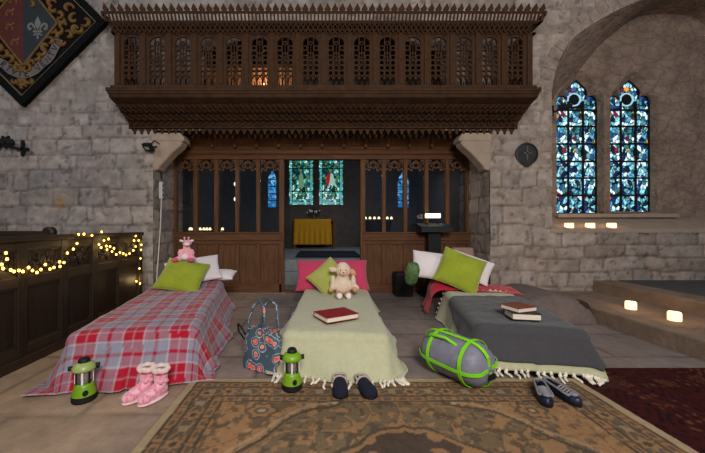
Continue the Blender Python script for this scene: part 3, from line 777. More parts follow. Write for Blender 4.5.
for k in range(34):
    a = rs.uniform(0, 2*PI); r = rs.uniform(0.02, 0.24); h = 0.2+rs.uniform(0, 0.22)*(1-r/0.3)
    if k % 2: f1.ball((r*math.cos(a), r*math.sin(a)*0.6, h), 0.026, 6)
    else: f2.ball((r*math.cos(a), r*math.sin(a)*0.6, h-0.03), (0.05, 0.02, 0.03), 6)
f1.build('blossom', M_white, v, smooth=True); f2.build('foliage', mat('dark_leaf', rgb(40, 58, 40), 0.7), v, smooth=True)
tag(MB().box(-0.55, 0.95, 6.95, 8.6, 0.50, 0.53).build('kneeling_mat', mat('navy_mat', rgb(26, 30, 48), 0.95), base=(0.2, 7.7, 0.50)), 'dark navy mat lying on the raised chapel floor', 'mat')
M_flame = emat('candle_glow', rgb(255, 226, 170), 2.2)
def added_tealight(x, y, z, lab, grp):  # added lights standing in for bright dots in the screen glass
    t = thing('added_tealight', lab, 'candle', (x, y, z), group=grp)
    MB().lathe([(0.03, 0), (0.03, 0.03)]).build('cup', M_dark_stone, t)
    MB().lathe([(0.024, 0), (0.026, 0.02), (0.012, 0.05)], (0, 0, 0.03)).build('flame', M_flame, t)
    return t
sh = thing('added_chapel_shelf', 'invented dark shelf added under the small lights behind the left screen glass', 'shelf', (-2.1, 5.95, 0.0))  # invented shelf, added to carry the stand-in lights
MB().box(-2.6, -1.3, 5.88, 6.08, 1.06, 1.10).build('board', M_oakh, sh, world=True)
for x in (-2.5, -1.4): MB().box(x-0.03, x+0.03, 5.9, 6.06, 0, 1.06).build('leg', M_oak, sh, world=True)
for px, pz in ((189.5, 0), (191, 0), (200.5, 0), (203.5, 0), (207, 0), (209.5, 0), (222, 0)):
    added_tealight((px-320)/310*5.97, 5.97+0.03*math.sin(px), 1.10, 'tiny lit candle added for a bright dot in the left screen glass', 'added tealights behind the left screen glass')
st = thing('added_votive_stand', 'invented dark round votive stand added behind the right hand screen glass by the doorway', 'votive stand', (1.22, 6.5, 0.5))  # invented stand, added to carry more of the stand-in lights
MB().lathe([(0.2, 0), (0.2, 0.03), (0.03, 0.06), (0.03, 0.5), (0.25, 0.55), (0.28, 0.80), (0.30, 0.82)]).build('drum', M_black, st, smooth=False)
for k in range(7):
    added_tealight(1.22-0.27+k*0.09, 6.42+0.05*abs(k-3)/3, 1.325, 'tiny lit candle added for a bright dot in the right screen glass', 'added tealights on the votive stand')
for nm, z in (('upper', 2.02), ('lower', 1.73)):  # added lamps standing in for two bright bars in the glass
    lp = thing('added_lamp', 'small lamp added for a bright bar in the left screen glass, %s of the two' % nm, 'lamp', (-1.64, 6.0, z-0.06))
    MB().box(-0.02, 0.02, -0.005, 0.03, 0, 0.10).build('backplate', M_black, lp)
    MB().ball((0, -0.02, 0.06), (0.02, 0.02, 0.035), 10).build('bulb', emat('lamp_white', rgb(255, 244, 230), 2.5), lp, smooth=True)
tag(MB().box(-1.665, -1.615, 6.03, 6.09, 1.10, 2.12).build('added_lamp_post', M_black, base=(-1.64, 6.06, 1.10)), 'thin dark post added to hold the two lamps behind the left screen glass', 'post')  # added post behind the two stand-in lamps

# lectern with reading light, in front of the right half of the screen
le = thing('lectern', 'black lectern with a lit reading strip in front of the right screen panels', 'lectern', (1.99, 5.40, 0))
MB().box(-0.12, 0.10, -0.06, 0.06, 0.03, 1.12).build('post', M_blackp, le, bevel=0.01)
MB().box(-0.24, 0.24, -0.18, 0.18, 0, 0.03).build('base', M_blackp, le, bevel=0.01)
MB().prism([(-0.16, 1.10), (0.14, 1.10), (0.16, 1.26), (-0.14, 1.20), ], -0.27, 0.27, 'x').build('desk', M_blackp, le, bevel=0.008)
MB().box(-0.13, 0.14, 0.06, 0.10, 1.35, 1.43).build('lamp_strip', emat('reading_lamp', rgb(255, 232, 205), 2.0), le, bevel=0.01)
for x in (-0.10, 0.11): MB().tube([(x, 0.12, 1.20), (x, 0.12, 1.42), (x, 0.09, 1.44)], 0.008).build('lamp_arm', M_blackp, le)

# dark box by the screen
k = thing('storage_box', 'squat black box on the floor against the right screen panels', 'box', (1.43, 5.42, 0))
MB().box(-0.13, 0.16, -0.14, 0.14, 0.0, 0.40).build('cabinet', M_blackp, k, bevel=0.015)
MB().box(-0.11, 0.14, -0.15, -0.138, 0.04, 0.36).build('front_grille', M_black, k)

# ---------------------------------------------------------------- pew front on the left
PXX = -2.56
pw = thing('box_pew', 'dark panelled oak pew front along the left side hung with fairy lights', 'pew', (PXX, 3.0, 0))
ys = [0.9, 1.35, 1.79, 2.23, 2.67, 3.11, 3.53, 3.98, 4.42]
def PB(name, y0, y1, z0, z1, x0=-0.06, x1=0.0, m=None):
    return MB().box(PXX+x0, PXX+x1, y0, y1, z0, z1).build(name, m or M_pew, pw, world=True, bevel=0.006)
M_pewh = mat('pew_oak_rail', rgb(46, 33, 24), 0.5, 0.35, 5, 0.25, 30, (6, 0.5, 6), spec=0.4)
PB('cap_rail', ys[0], ys[-1]+0.03, 1.07, 1.12, -0.10, 0.035, M_pewh)
PB('upper_rail', ys[0], ys[-1], 1.0, 1.07, -0.06, 0, M_pewh)
PB('middle_rail', ys[0], ys[-1], 0.68, 0.77, -0.06, 0.0, M_pewh)
PB('bottom_rail', ys[0], ys[-1], 0.0, 0.17, -0.06, 0.0, M_pewh)
PB('plinth', ys[0], ys[-1]+0.01, 0.0, 0.08, -0.06, 0.03, M_pewh)
carv = None
rs = random.Random(3)
for i, y in enumerate(ys):
    PB('stile', y-0.045, y+0.045, 0.0, 1.07, -0.06, 0.004)
    if i < len(ys)-1:
        a, b_ = y+0.04, ys[i+1]-0.04
        PB('lower_panel', a, b_, 0.16, 0.70, -0.045, -0.025)
        up = PB('upper_panel', a, b_, 0.76, 1.01, -0.045, -0.025)
        mo = MB(); x = PXX
        for (ya, yb_, za, zb) in ((a, b_, 0.17, 0.185), (a, b_, 0.665, 0.68), (a, a+0.014, 0.17, 0.68), (b_-0.014, b_, 0.17, 0.68), (a, b_, 0.77, 0.785), (a, b_, 0.985, 1.0), (a, a+0.014, 0.77, 1.0), (b_-0.014, b_, 0.77, 1.0)):
            mo.box(x-0.03, x-0.008, ya, yb_, za, zb)
        mo.build('panel_moulding', M_pewh, up, world=pw)
        cv = MB(); c = (a+b_)/2; W2 = (b_-a)/2-0.03
        for s in (-1, 1):
            for j in range(3):
                cy = c+s*W2*(0.2+0.3*j); r = 0.035+0.01*(j % 2)
                pts = [(x-0.022, cy+s*r*(1-t*0.7)*math.cos(t*5+j), 0.885+(0.05 if j % 2 else -0.03)+r*(1-t*0.7)*math.sin(t*5+j)) for t in np.linspace(0, 1, 12)]
                cv.tube(pts, [0.012*(1-0.5*t) for t in np.linspace(0, 1, 12)], 6)
            cv.tube([(x-0.022, c, 0.80), (x-0.02, c+s*W2*0.4, 0.93), (x-0.022, c+s*W2*0.75, 0.83), (x-0.022, c+s*W2, 0.96)], 0.010, 6)
        cv.ball((x-0.022, c, 0.885), (0.015, 0.03, 0.05), 8)
        cv.build('carved_scroll', M_pewh, up, world=pw, smooth=True)
be = thing('pew_bench', 'dark pew back with a round scrolled end showing above the panelled front', 'pew', (-3.3, 4.1, 0))
MB().box(-7.2, -3.64, 4.12, 4.18, 0.1, 1.10).build('back_board', M_pew, be, world=True)
MB().box(-7.2, -3.60, 4.09, 4.21, 1.09, 1.14).build('cap_rail', M_pewh, be, world=True)
MB().box(-3.66, -3.58, 3.75, 4.25, 0.0, 1.07).build('bench_end', M_pew, be, world=True, bevel=0.01)
MB().lathe([(0.0, -0.05), (0.05, -0.05), (0.078, -0.03), (0.078, 0.03), (0.05, 0.05), (0, 0.05)], (-3.62, 4.15, 1.12), 20, False, Matrix.Rotation(PI/2, 3, 'X')).build('scroll_finial', M_pew, be, world=True)
MB().box(-7.2, -3.66, 3.75, 4.12, 0.42, 0.46).build('seat', M_pewh, be, world=True)
pr = MB().box(PXX-0.10, PXX, 4.42, YW, 0.0, 1.05)

# fairy lights: wire and bulbs in front of the pew front
fy = thing('fairy_lights', 'string of warm fairy lights draped along the dark pew front', 'fairy lights', (PXX+0.03, 3.2, 0.9))
bl = [(-12, 258), (-5, 262), (1.5, 264), (6, 252.5), (7, 258.6), (3, 268), (10.8, 269.5), (14, 271), (19, 270), (23, 271), (28.6, 267), (32.5, 270), (37, 272), (41, 269), (45.3, 264), (50, 268.5), (54, 267), (59.5, 261.4), (64, 262), (60, 266), (67.3, 252.5), (73.4, 248.6), (77, 243), (78.5, 234), (84, 233.6), (92, 235), (101.7, 231.4), (108.6, 238.5), (104, 240), (99, 244), (101, 247), (106.3, 245.5), (110, 246), (107, 249.3), (114, 247.8), (112, 251), (116.3, 254), (120, 252), (123.3, 253), (126, 254.5), (129.5, 253), (133.3, 250), (135.6, 246), (134, 240), (135.6, 235.4), (138.7, 240), (141.4, 244.4), (141, 249.3), (140.5, 258), (139.5, 268), (136.4, 280.8), (140, 283)]
M_bulb = emat('warm_bulb', rgb(255, 196, 84), 6.0)
pts = []
b0 = None
for i, (px, py) in enumerate(bl):
    X = PXX+0.045+0.012*math.sin(i*2.1); Y = X*310/(px-320); Y = min(max(Y, 1.0), 4.5); z = 1.2-(py-226)/310*Y
    pts.append((X, Y, z))
    if b0 is None: b0 = MB().ball((0, 0, 0), (0.010, 0.010, 0.013), 8).build('bulb', M_bulb, fy, smooth=True); o = b0
    else: o = dup(b0, fy)
    o.location = Vector((X, Y, z))-fy.location
MB().tube([(p[0]-0.008, p[1], p[2]+0.012) for p in pts], 0.0035, 5).build('wire', mat('green_wire', rgb(60, 60, 40), 0.6, bump=0), fy, world=True)
for i in (5, 9, 17, 22, 27, 32, 36, 41, 46, 50):
    l = bpy.data.lights.new('fairy_glow', 'POINT'); l.energy = 1.0 if i > 43 else 0.30; l.color = (1.0, 0.72, 0.28); l.shadow_soft_size = 0.03
    lo = bpy.data.objects.new('fairy_glow', l); COL.objects.link(lo); lo.parent = fy; lo.location = Vector(pts[i])+Vector((0.03, 0.14 if i > 43 else 0, 0.0))-fy.location

# ---------------------------------------------------------------- things on the walls
# hatchment
hc = (-4.69, YW-0.06, 4.42); R = 1.33
ht = thing('heraldic_hatchment', 'black framed diamond shaped heraldic board high on the left wall', 'hatchment', hc)
def dia(r): return [(0, -r), (r, 0), (0, r), (-r, 0)]
fm = MB()
D0, D1 = R, R*0.88
for i in range(4):
    a, b_ = dia(D0)[i], dia(D0)[(i+1) % 4]; c, d = dia(D1)[(i+1) % 4], dia(D1)[i]
    fm.prism([a, b_, c, d], -0.05, 0.03)
fm.build('frame', mat('hatchment_black', rgb(12, 11, 12), 0.8, 0.2, spec=0.1), ht, bevel=0.01)
fm = MB(); D2 = R*0.865
for i in range(4):
    a, b_ = dia(D1)[i], dia(D1)[(i+1) % 4]; c, d = dia(D2)[(i+1) % 4], dia(D2)[i]; fm.prism([a, b_, c, d], -0.035, 0.0)
fm.build('gilt_fillet', mat('old_gilt', rgb(104, 94, 74), 0.6, 0.2), ht)
MB().prism(dia(D1+0.01), 0.0, 0.02).build('board', mat('hatchment_ground', rgb(16, 13, 12), 0.8, 0.2, spec=0.1), ht)
q = R*0.49
MB().prism([(0, -q), (0, q), (-q*0.8, 0)][::-1], -0.012, 0.002).build('red_field', mat('old_red_paint', rgb(72, 24, 17), 0.6, 0.25), ht)
MB().prism([(0, -q), (q*0.8, 0), (0, q)], -0.012, 0.002).build('teal_field', mat('old_teal_paint', rgb(26, 36, 40), 0.6, 0.25), ht)
M_gold = mat('gold_paint', rgb(104, 74, 30), 0.55, 0.35, 14, 0.2)
bd = MB()
for i in range(4):
    a, b_ = dia(q*1.07)[i], dia(q*1.07)[(i+1) % 4]; c, d = dia(q*1.0)[(i+1) % 4], dia(q*1.0)[i]; bd.prism([(w_[0]*0.8, w_[1]) for w_ in (a, b_, c, d)], -0.018, 0.0)
bd.build('gold_border', M_gold, ht)
# scroll foliage
fo = MB(); rs = random.Random(9)
def curl(cx, cz, r, a0, s, w=0.028):
    pts = []
    for t in np.linspace(0, 1, 12): pts.append((cx+r*(1-0.75*t)*math.cos(a0+s*t*4.6), -0.014, cz+r*(1-0.75*t)*math.sin(a0+s*t*4.6)))
    fo = MB(); fo.tube(pts, [w*(0.6+0.6*math.sin(PI*t)) for t in np.linspace(0, 1, 12)], 6)
    if abs(cx)+abs(cz) < R*0.84: fo.build('gold_scroll', M_gold, ht, smooth=True)
for s in (-1, 1):
    for t in np.linspace(0.08, 0.95, 9):
        for vz in (-1, 1):
            px_, pz_ = s*q*0.98*t+s*0.02, vz*q*1.2*(1-t)
            curl(px_*1.02+rs.uniform(-.02, .02), pz_*1.02, rs.uniform(0.06, 0.09), rs.uniform(0, 6), s*vz)
    for k in range(4): curl(s*(0.72+0.09*k), 0.22-0.16*k if k < 3 else 0.02, 0.09, k*1.3, s)
    for k in range(3): curl(s*(0.60+0.12*k), -0.30+0.10*k, 0.075, k*2.3, -s)
for x, z in ((0, -0.95), (-0.07, -0.93), (0.07, -0.93), (0, -1.02), (-0.12, -0.92), (0.12, -0.92), (0.14, 0.3), (-0.05, -0.74), (0.06, -0.75)): curl(x, z, 0.055, x*30, 1)
# motto ribbon with letters
rib = MB(); path = [(-0.62, -0.22), (-0.56, -0.42), (-0.44, -0.58), (-0.30, -0.66), (-0.18, -0.76), (0.0, -0.82), (0.18, -0.77), (0.30, -0.66), (0.42, -0.56), (0.50, -0.42), (0.58, -0.26)]
rib.ribbon(smooth_poly(path, 5), 0.13, -0.024, -0.018); rib.build('motto_ribbon', mat('ribbon_grey', rgb(98, 90, 86), 0.7, 0.2), ht)
M_ink = mat('motto_ink', rgb(28, 24, 24), 0.7, 0.1, bump=0)
spts = smooth_poly(path, 8); acc = np.r_[0, np.cumsum([math.dist(spts[i], spts[i+1]) for i in range(len(spts)-1)])]
STROKES = {'I': [[(0, -.5), (0, .5)]], 'N': [[(-.35, -.5), (-.35, .5), (.35, -.5), (.35, .5)]], 'V': [[(-.4, .5), (0, -.5), (.4, .5)]], 'T': [[(-.4, .5), (.4, .5)], [(0, .5), (0, -.5)]],
           'E': [[(.3, .5), (-.3, .5), (-.3, -.5), (.3, -.5)], [(-.3, 0), (.2, 0)]], 'S': [[(.3, .4), (0, .5), (-.3, .3), (.3, -.25), (0, -.5), (-.3, -.4)]], 'R': [[(-.3, -.5), (-.3, .5), (.2, .45), (.25, .1), (-.3, 0), (.3, -.5)]]}
word = 'IN VIRTVTE VENTVS'; lm = MB()
for i, chh in enumerate(word):
    if chh == ' ': continue
    t = (i+0.6)/(len(word)+0.2)*acc[-1]; x = np.interp(t, acc, [p[0] for p in spts]); z = np.interp(t, acc, [p[1] for p in spts])
    x2 = np.interp(t+0.02, acc, [p[0] for p in spts]); z2 = np.interp(t+0.02, acc, [p[1] for p in spts])
    th_ = math.atan2(z2-z, x2-x); ca, sa = math.cos(th_), math.sin(th_)
    lm = MB()
    for st_ in STROKES[chh]:
        lm.ribbon([(x+(u*ca-v*sa)*0.085, z+(u*sa+v*ca)*0.085) for u, v in st_], 0.014, -0.028, -0.022)
    lm.build('motto_letter', M_ink, ht)
# fleur-de-lis
fl_ = MB(); cx, cz = 0.235, -0.10; sc_ = 1.0
fl_.prism([(cx, cz+0.20), (cx-0.05, cz+0.10), (cx-0.025, cz-0.03), (cx+0.025, cz-0.03), (cx+0.05, cz+0.10)][::1], -0.02, -0.012)
for s in (-1, 1):
    pts = [(cx+s*0.02, cz-0.03), (cx+s*0.05, cz+0.03), (cx+s*0.10, cz+0.08), (cx+s*0.145, cz+0.05), (cx+s*0.13, cz-0.005), (cx+s*0.10, cz+0.01)]
    fl_.ribbon(smooth_poly(pts, 4), 0.035, -0.02, -0.012)
    fl_.ribbon([(cx+s*0.01, cz-0.05), (cx+s*0.04, cz-0.09), (cx+s*0.07, cz-0.10)], 0.025, -0.02, -0.012)
fl_.ribbon([(cx-0.075, cz-0.045), (cx+0.075, cz-0.045)], 0.03, -0.022, -0.012); fl_.ribbon([(cx, cz-0.05), (cx, cz-0.16)], 0.035, -0.02, -0.012)
fl_.build('silver_lily', mat('silver_paint', rgb(104, 102, 98), 0.5, 0.2), ht)
ln = MB()
for x, z in ((-0.20, 0.16), (-0.20, -0.06), (-0.14, 0.36), (-0.12, -0.30), (-0.42, 0.06)):     # worn gold charges
    ln = MB(); ln.ribbon([(x-0.07, z-0.05), (x-0.04, z+0.03), (x+0.03, z+0.02), (x+0.06, z+0.06)], 0.03, -0.018, -0.01); ln.ribbon([(x-0.03, z+0.02), (x-0.05, z-0.06)], 0.02, -0.018, -0.01); ln.ribbon([(x+0.03, z+0.02), (x+0.04, z-0.06)], 0.02, -0.018, -0.01)
    ln.build('gold_charge', mat('faded_gold', rgb(112, 66, 34), 0.6, 0.3), ht)

# iron sconces
def sconce(x, y, z, s, lab):
    t = thing('iron_sconce', lab, 'sconce', (x, y, z))
    MB().tube([(-s*0.5, -0.10, 0.05), (-s*0.12, -0.10, 0.01), (s*0.20, -0.09, -0.06)], [0.035, 0.016, 0.014]).build('arm', M_black, t, smooth=True)
    c = MB()
    for k in range(7):
        cx = -s*(0.24-0.045*k)
        c.ball((cx, -0.10, 0.06+0.02*math.sin(k*2)), (0.045, 0.03, 0.055+0.015*(k % 2)), 8); c.ball((cx, -0.10, 0.13 if k % 2 else -0.02), 0.022, 6)
    c.build('leaf_cup', M_black, t, smooth=True)
    f = MB(); f.box(s*0.20-0.02, s*0.20+0.02, -0.11, -0.07, -0.14, 0.05); f.box(s*0.20-0.07, s*0.20+0.07, -0.11, -0.07, -0.075, -0.04)
    for q_ in ((s*0.20, 0.06), (s*0.20, -0.15), (s*0.20+0.075, -0.058), (s*0.20-0.075, -0.058)): f.ball((q_[0], -0.09, q_[1]), 0.026, 8)
    f.build('cross_finial', M_black, t)
    MB().tube([(s*0.20, 0.02, -0.058), (s*0.20, -0.10, -0.058)], 0.012).build('wall_spike', M_black, t)
    return t
sconce((24-320)/310*4.9-0.2, YW, 1.2+(226-146)/310*4.95, 1, 'black wrought iron sconce on the left stone wall under the hatchment')
t = sconce(3.86, YW+0.06, 1.2+(226-108)/310*4.95, -1, 'black wrought iron sconce across the top of the left stained window'); t.scale = (0.65, 0.65, 0.7)
# round plaque
pq = thing('round_plaque', 'round blackened plaque with a raised cross on the right stone wall', 'plaque', ((525-320)/310*YW, YW-0.02, 1.2+(226-154)/310*YW))
RX90 = Matrix.Rotation(PI/2, 3, 'X')
MB().lathe([(0, 0), (0.175, 0), (0.18, 0.03), (0.155, 0.04), (0.15, 0.025), (0, 0.025)], (0, 0, 0), 28, False, RX90).build('disc', mat('bronze_black', rgb(44, 43, 44), 0.55, 0.35, 14, 0.4, 40), pq, smooth=False)
c = MB(); c.box(-0.012, 0.012, -0.04, -0.02, -0.10, 0.12).box(-0.06, 0.06, -0.04, -0.02, 0.0, 0.022); c.build('cross', mat('worn_bronze', rgb(84, 82, 80), 0.5), pq)
c = MB(); c.prism([(-0.12, -0.13), (-0.03, -0.205), (0.03, -0.205), (0.12, -0.13), (0.08, -0.10), (-0.08, -0.10)][::1], -0.038, -0.0); c.build('foot', mat('bronze_black', None), pq, bevel=0.006)

# floodlight and its cable
fd = thing('floodlight', 'small black floodlight fixed under the left end of the gallery', 'floodlight', ((149-320)/310*(YW-0.1), YW-0.12, 1.2+(226-147)/310*(YW-0.1)))
RT = Matrix.Rotation(-0.45, 3, 'Z') @ Matrix.Rotation(0.75, 3, 'X') @ Matrix.Rotation(0.15, 3, 'Y')
MB().cbox((0, 0, 0), (0.16, 0.06, 0.13), RT).build('housing', M_blackp, fd, bevel=0.01)
MB().cbox(RT @ Vector((0, -0.032, 0)), (0.085, 0.004, 0.05), RT).build('lens', mat('lens_pale', rgb(150, 145, 140), 0.3, 0.05, bump=0), fd)
MB().tube([(-0.085, 0.0, 0.0), (-0.09, 0.08, 0.03), (0.09, 0.08, 0.03), (0.085, 0.0, 0.0)], 0.008).build('bracket', M_blackp, fd)
cbx = (163-320)/310*5.2; 
cc = thing('power_cable', 'white cable with a plug box running down the left pier', 'cable', (OPL+0.03, 5.1, 0))
M_cab = mat('white_cable', rgb(205, 202, 205), 0.6, 0.05, bump=0)
MB().tube([(-2.66, 4.86, 2.48), (-2.62, 4.9, 2.56), (-2.54, 4.97, 2.5), (-2.56, 5.02, 2.35), (-2.62, 5.1, 2.2), (-2.625, 5.12, 2.0)], 0.009).build('black_lead', M_blackp, cc, world=True)
MB().box(-2.655, -2.60, 5.10, 5.16, 1.66, 1.94).build('plug_box', M_cab, cc, world=True, bevel=0.01)
for z in (1.72, 1.80, 1.88): MB().box(-2.60, -2.596, 5.115, 5.145, z-0.02, z+0.02).build('socket', mat('socket_grey', rgb(90, 96, 110), 0.5, bump=0), cc, world=True)
MB().tube([(-2.625, 5.13, 1.66), (-2.63, 5.11, 1.2), (-2.635, 5.05, 0.7), (-2.64, 4.99, 0.2), (-2.60, 4.9, 0.02)], 0.010).build('white_lead', M_cab, cc, world=True)

# ---------------------------------------------------------------- rugs
def rug_grid(x0, x1, y0, y1, cell):
    return np.meshgrid(np.linspace(x0, x1, int((x1-x0)/cell)+1), np.linspace(y0, y1, int((y1-y0)/cell)+1), indexing='ij')
def beige_rug():
    x0, x1, y0, y1 = -1.0, 1.99, -0.7, 2.43
    X, Y = rug_grid(x0, x1, y0, y1, 0.0105)
    tan = nrgb(148, 112, 78); brn = nrgb(98, 84, 70); drk = nrgb(82, 70, 58); pale = nrgb(166, 144, 114); fld = nrgb(112, 94, 72); med = nrgb(80, 66, 57)
    C = np.zeros(X.shape+(3,)); C[:] = tan
    Xw = X+(vnoise(X, Y, 9, 31)-0.5)*0.02; Yw_ = Y+(vnoise(X, Y, 9, 32)-0.5)*0.02
    e = np.minimum(np.minimum(Xw-x0, x1-Xw), y1-Yw_); e2 = np.minimum(np.minimum(X-x0, x1-X), y1-Y)
    along = np.where((Xw-x0 < y1-Yw_) | (x1-Xw < y1-Yw_), Yw_, Xw)
    def put(mask, c, a=1.0): C[mask] = C[mask]*(1-a)+c*a
    # field between the outer border and the middle
    cx = (x0+x1)/2; cy = 0.98
    fx = (Xw-cx); fy = (Yw_-cy)
    lob = np.sqrt((fx/1.12)**2+(fy/1.20)**2)+0.025*np.abs(np.sin(7*np.arctan2(fy, fx)))+0.02*np.cos(fx*16)
    inf = lob < 1.0
    fine = np.sin(Xw*64+3*np.sin(Yw_*21))*np.sin(Yw_*52+3*np.sin(Xw*19))
    vine = np.abs(np.sin(Xw*15+2.4*np.sin(Yw_*9))+np.sin(Yw_*15+2.4*np.sin(Xw*8)))
    n1 = vnoise(X, Y, 20, 61, 2); n2 = vnoise(X, Y, 26, 62, 2)
    put(vine < 0.10, drk, 0.6); put(n1 > 0.66, drk, 0.7); put(n2 > 0.70, brn, 0.7); put(n2 < 0.24, pale, 0.4)
    # rosettes in the corners
    for rx, ry in ((-0.38, 2.0), (1.37, 2.0), (0.10, 2.08), (0.9, 2.08), (-0.45, 1.3), (1.42, 1.3)):
        r = np.hypot((Xw-rx)*1.0, (Yw_-ry)*1.15); a = np.arctan2(Yw_-ry, Xw-rx)
        put(r < 0.10+0.014*np.cos(6*a), drk, 0.8); put(r < 0.075+0.012*np.cos(6*a), tan); put(r < 0.045, brn); put(r < 0.02, pale)
    put(inf, fld); put(inf & (vine < 0.14), tan, 0.8); put(inf & (n1 > 0.62), tan, 0.85); put(inf & (n2 > 0.64), drk, 0.8); put(inf & (np.abs(vine-0.22) < 0.05), drk, 0.6)
    put(np.abs(lob-1.0) < 0.010, drk); put(np.abs(lob-1.035) < 0.010, pale, 0.5)
    ml = np.abs(fx)/1.15+np.abs(fy)/0.90+0.04*np.cos(8*np.arctan2(fy, fx))+0.03*np.cos(fx*22)
    inm = ml < 1.0
    put(inm, med); v2 = np.sin(Xw*24+2*np.sin(Yw_*15))*np.cos(Yw_*26+2*np.sin(Xw*13)); put(inm & (v2 > 0.42), tan, 0.85); put(inm & (v2 < -0.6), drk*0.8)
    put(np.abs(ml-1.0) < 0.016, tan*0.9); put(np.abs(ml-1.035) < 0.012, drk)
    # border
    bo = e < 0.335; put(bo, tan*0.95)
    put(bo & ((np.abs(e-0.07) < 0.008) | (np.abs(e-0.135) < 0.007) | (np.abs(e-0.26) < 0.007) | (np.abs(e-0.325) < 0.009)), drk)
    for g0 in (0.078, 0.268):
        m = (e > g0) & (e < g0+0.05); put(m & (np.sin(along*58)*1.0 > 0.2) & (np.abs(e-g0-0.025) < 0.014), brn); put(m & (np.sin(along*58+PI) > 0.85), drk, 0.6)
    mb_ = (e > 0.142) & (e < 0.253); put(mb_, brn)
    t = (along % 0.26)/0.26-0.5; rr = np.hypot(t*0.26, (e-0.198)*1.0); aa = np.arctan2(e-0.198, t*0.26)
    put(mb_ & (rr < 0.048+0.010*np.cos(6*aa)), tan); put(mb_ & (rr < 0.022), drk)
    put(mb_ & (np.abs(np.abs(e-0.198)-0.030-0.012*np.sin(along*48)) < 0.007) & (rr > 0.055), tan, 0.85)
    put(mb_ & (np.abs(t) > 0.40) & (np.abs(e-0.198) < 0.026), pale*0.85, 0.7)
    put(e2 < 0.062, pale)
    wear = vnoise(X, Y, 2.3, 35); C *= (0.82+0.36*wear)[..., None]; C *= (0.88+0.24*vnoise(X, Y, 40, 36))[..., None]
    Z = 0.013+0.004*(vnoise(X, Y, 2.5, 37)-0.5)+0.003*(vnoise(X, Y, 60, 38)-0.5)
    return X, Y, Z, C
X, Y, Z, C = beige_rug()
M_rug = mat('wool_rug', (0.3, 0.3, 0.3, 1), 0.98, 0.12, 60, 0.5, 220, attr=True, spec=0.1)
tag(MB().grid(np.stack([X-0.5, Y-1.0, Z], -1)).build('patterned_rug', M_rug, colors=C, loc=(0.5, 1.0, 0), smooth=True, thick=0.010), 'large faded tan and brown patterned rug in the foreground', 'rug')
X, Y = rug_grid(1.70, 5.2, -0.6, 2.62, 0.016)
red = nrgb(60, 20, 20); C = np.zeros(X.shape+(3,)); C[:] = red
n = vnoise(X, Y, 3.5, 41); f = np.sin(X*58+3*np.sin(Y*21))*np.sin(Y*47+3*np.sin(X*19))
C[f > 0.45] = nrgb(36, 16, 18); C[(f < -0.62) & (n > 0.48)] = nrgb(92, 58, 36); C[(np.abs(np.sin(X*5+np.sin(Y*4))+np.sin(Y*6)) < 0.08)] = nrgb(60, 30, 28)
C *= (0.7+0.6*vnoise(X, Y, 30, 42))[..., None]
tag(MB().grid(np.stack([X-3.4, Y-1.0, 0.004+0.003*vnoise(X, Y, 2, 43)], -1)).build('red_rug', M_rug, colors=C, loc=(3.4, 1.0, 0), smooth=True), 'dark red patterned rug on the floor at the lower right', 'rug')

# ---------------------------------------------------------------- camp beds
def camp_bed(x, y, rot, Wd, L, H, lab):
    b = thing('camp_bed', lab, 'bed', (x, y, 0), rot, 'camp beds')
    MB().box(-Wd/2+0.04, Wd/2-0.04, 0.04, L-0.04, H-0.16, H-0.025).build('mattress', M_matt, b, bevel=0.06)
    f = MB()
    for s in (-1, 1): f.tube([(s*(Wd/2-0.04), 0.05, H-0.16), (s*(Wd/2-0.04), L-0.04, H-0.16)], 0.018)
    for yy in (0.05, L/2, L-0.04): f.tube([(-Wd/2+0.04, yy, H-0.16), (Wd/2-0.04, yy, H-0.16)], 0.018)
    f.build('frame', M_steel, b)
    for s in (-1, 1):
        for yy in (0.12, L/2, L-0.12): MB().tube([(s*(Wd/2-0.05), yy, 0.002), (s*(Wd/2-0.05), yy, H-0.16)], 0.015).build('leg', M_steel, b)
    return b

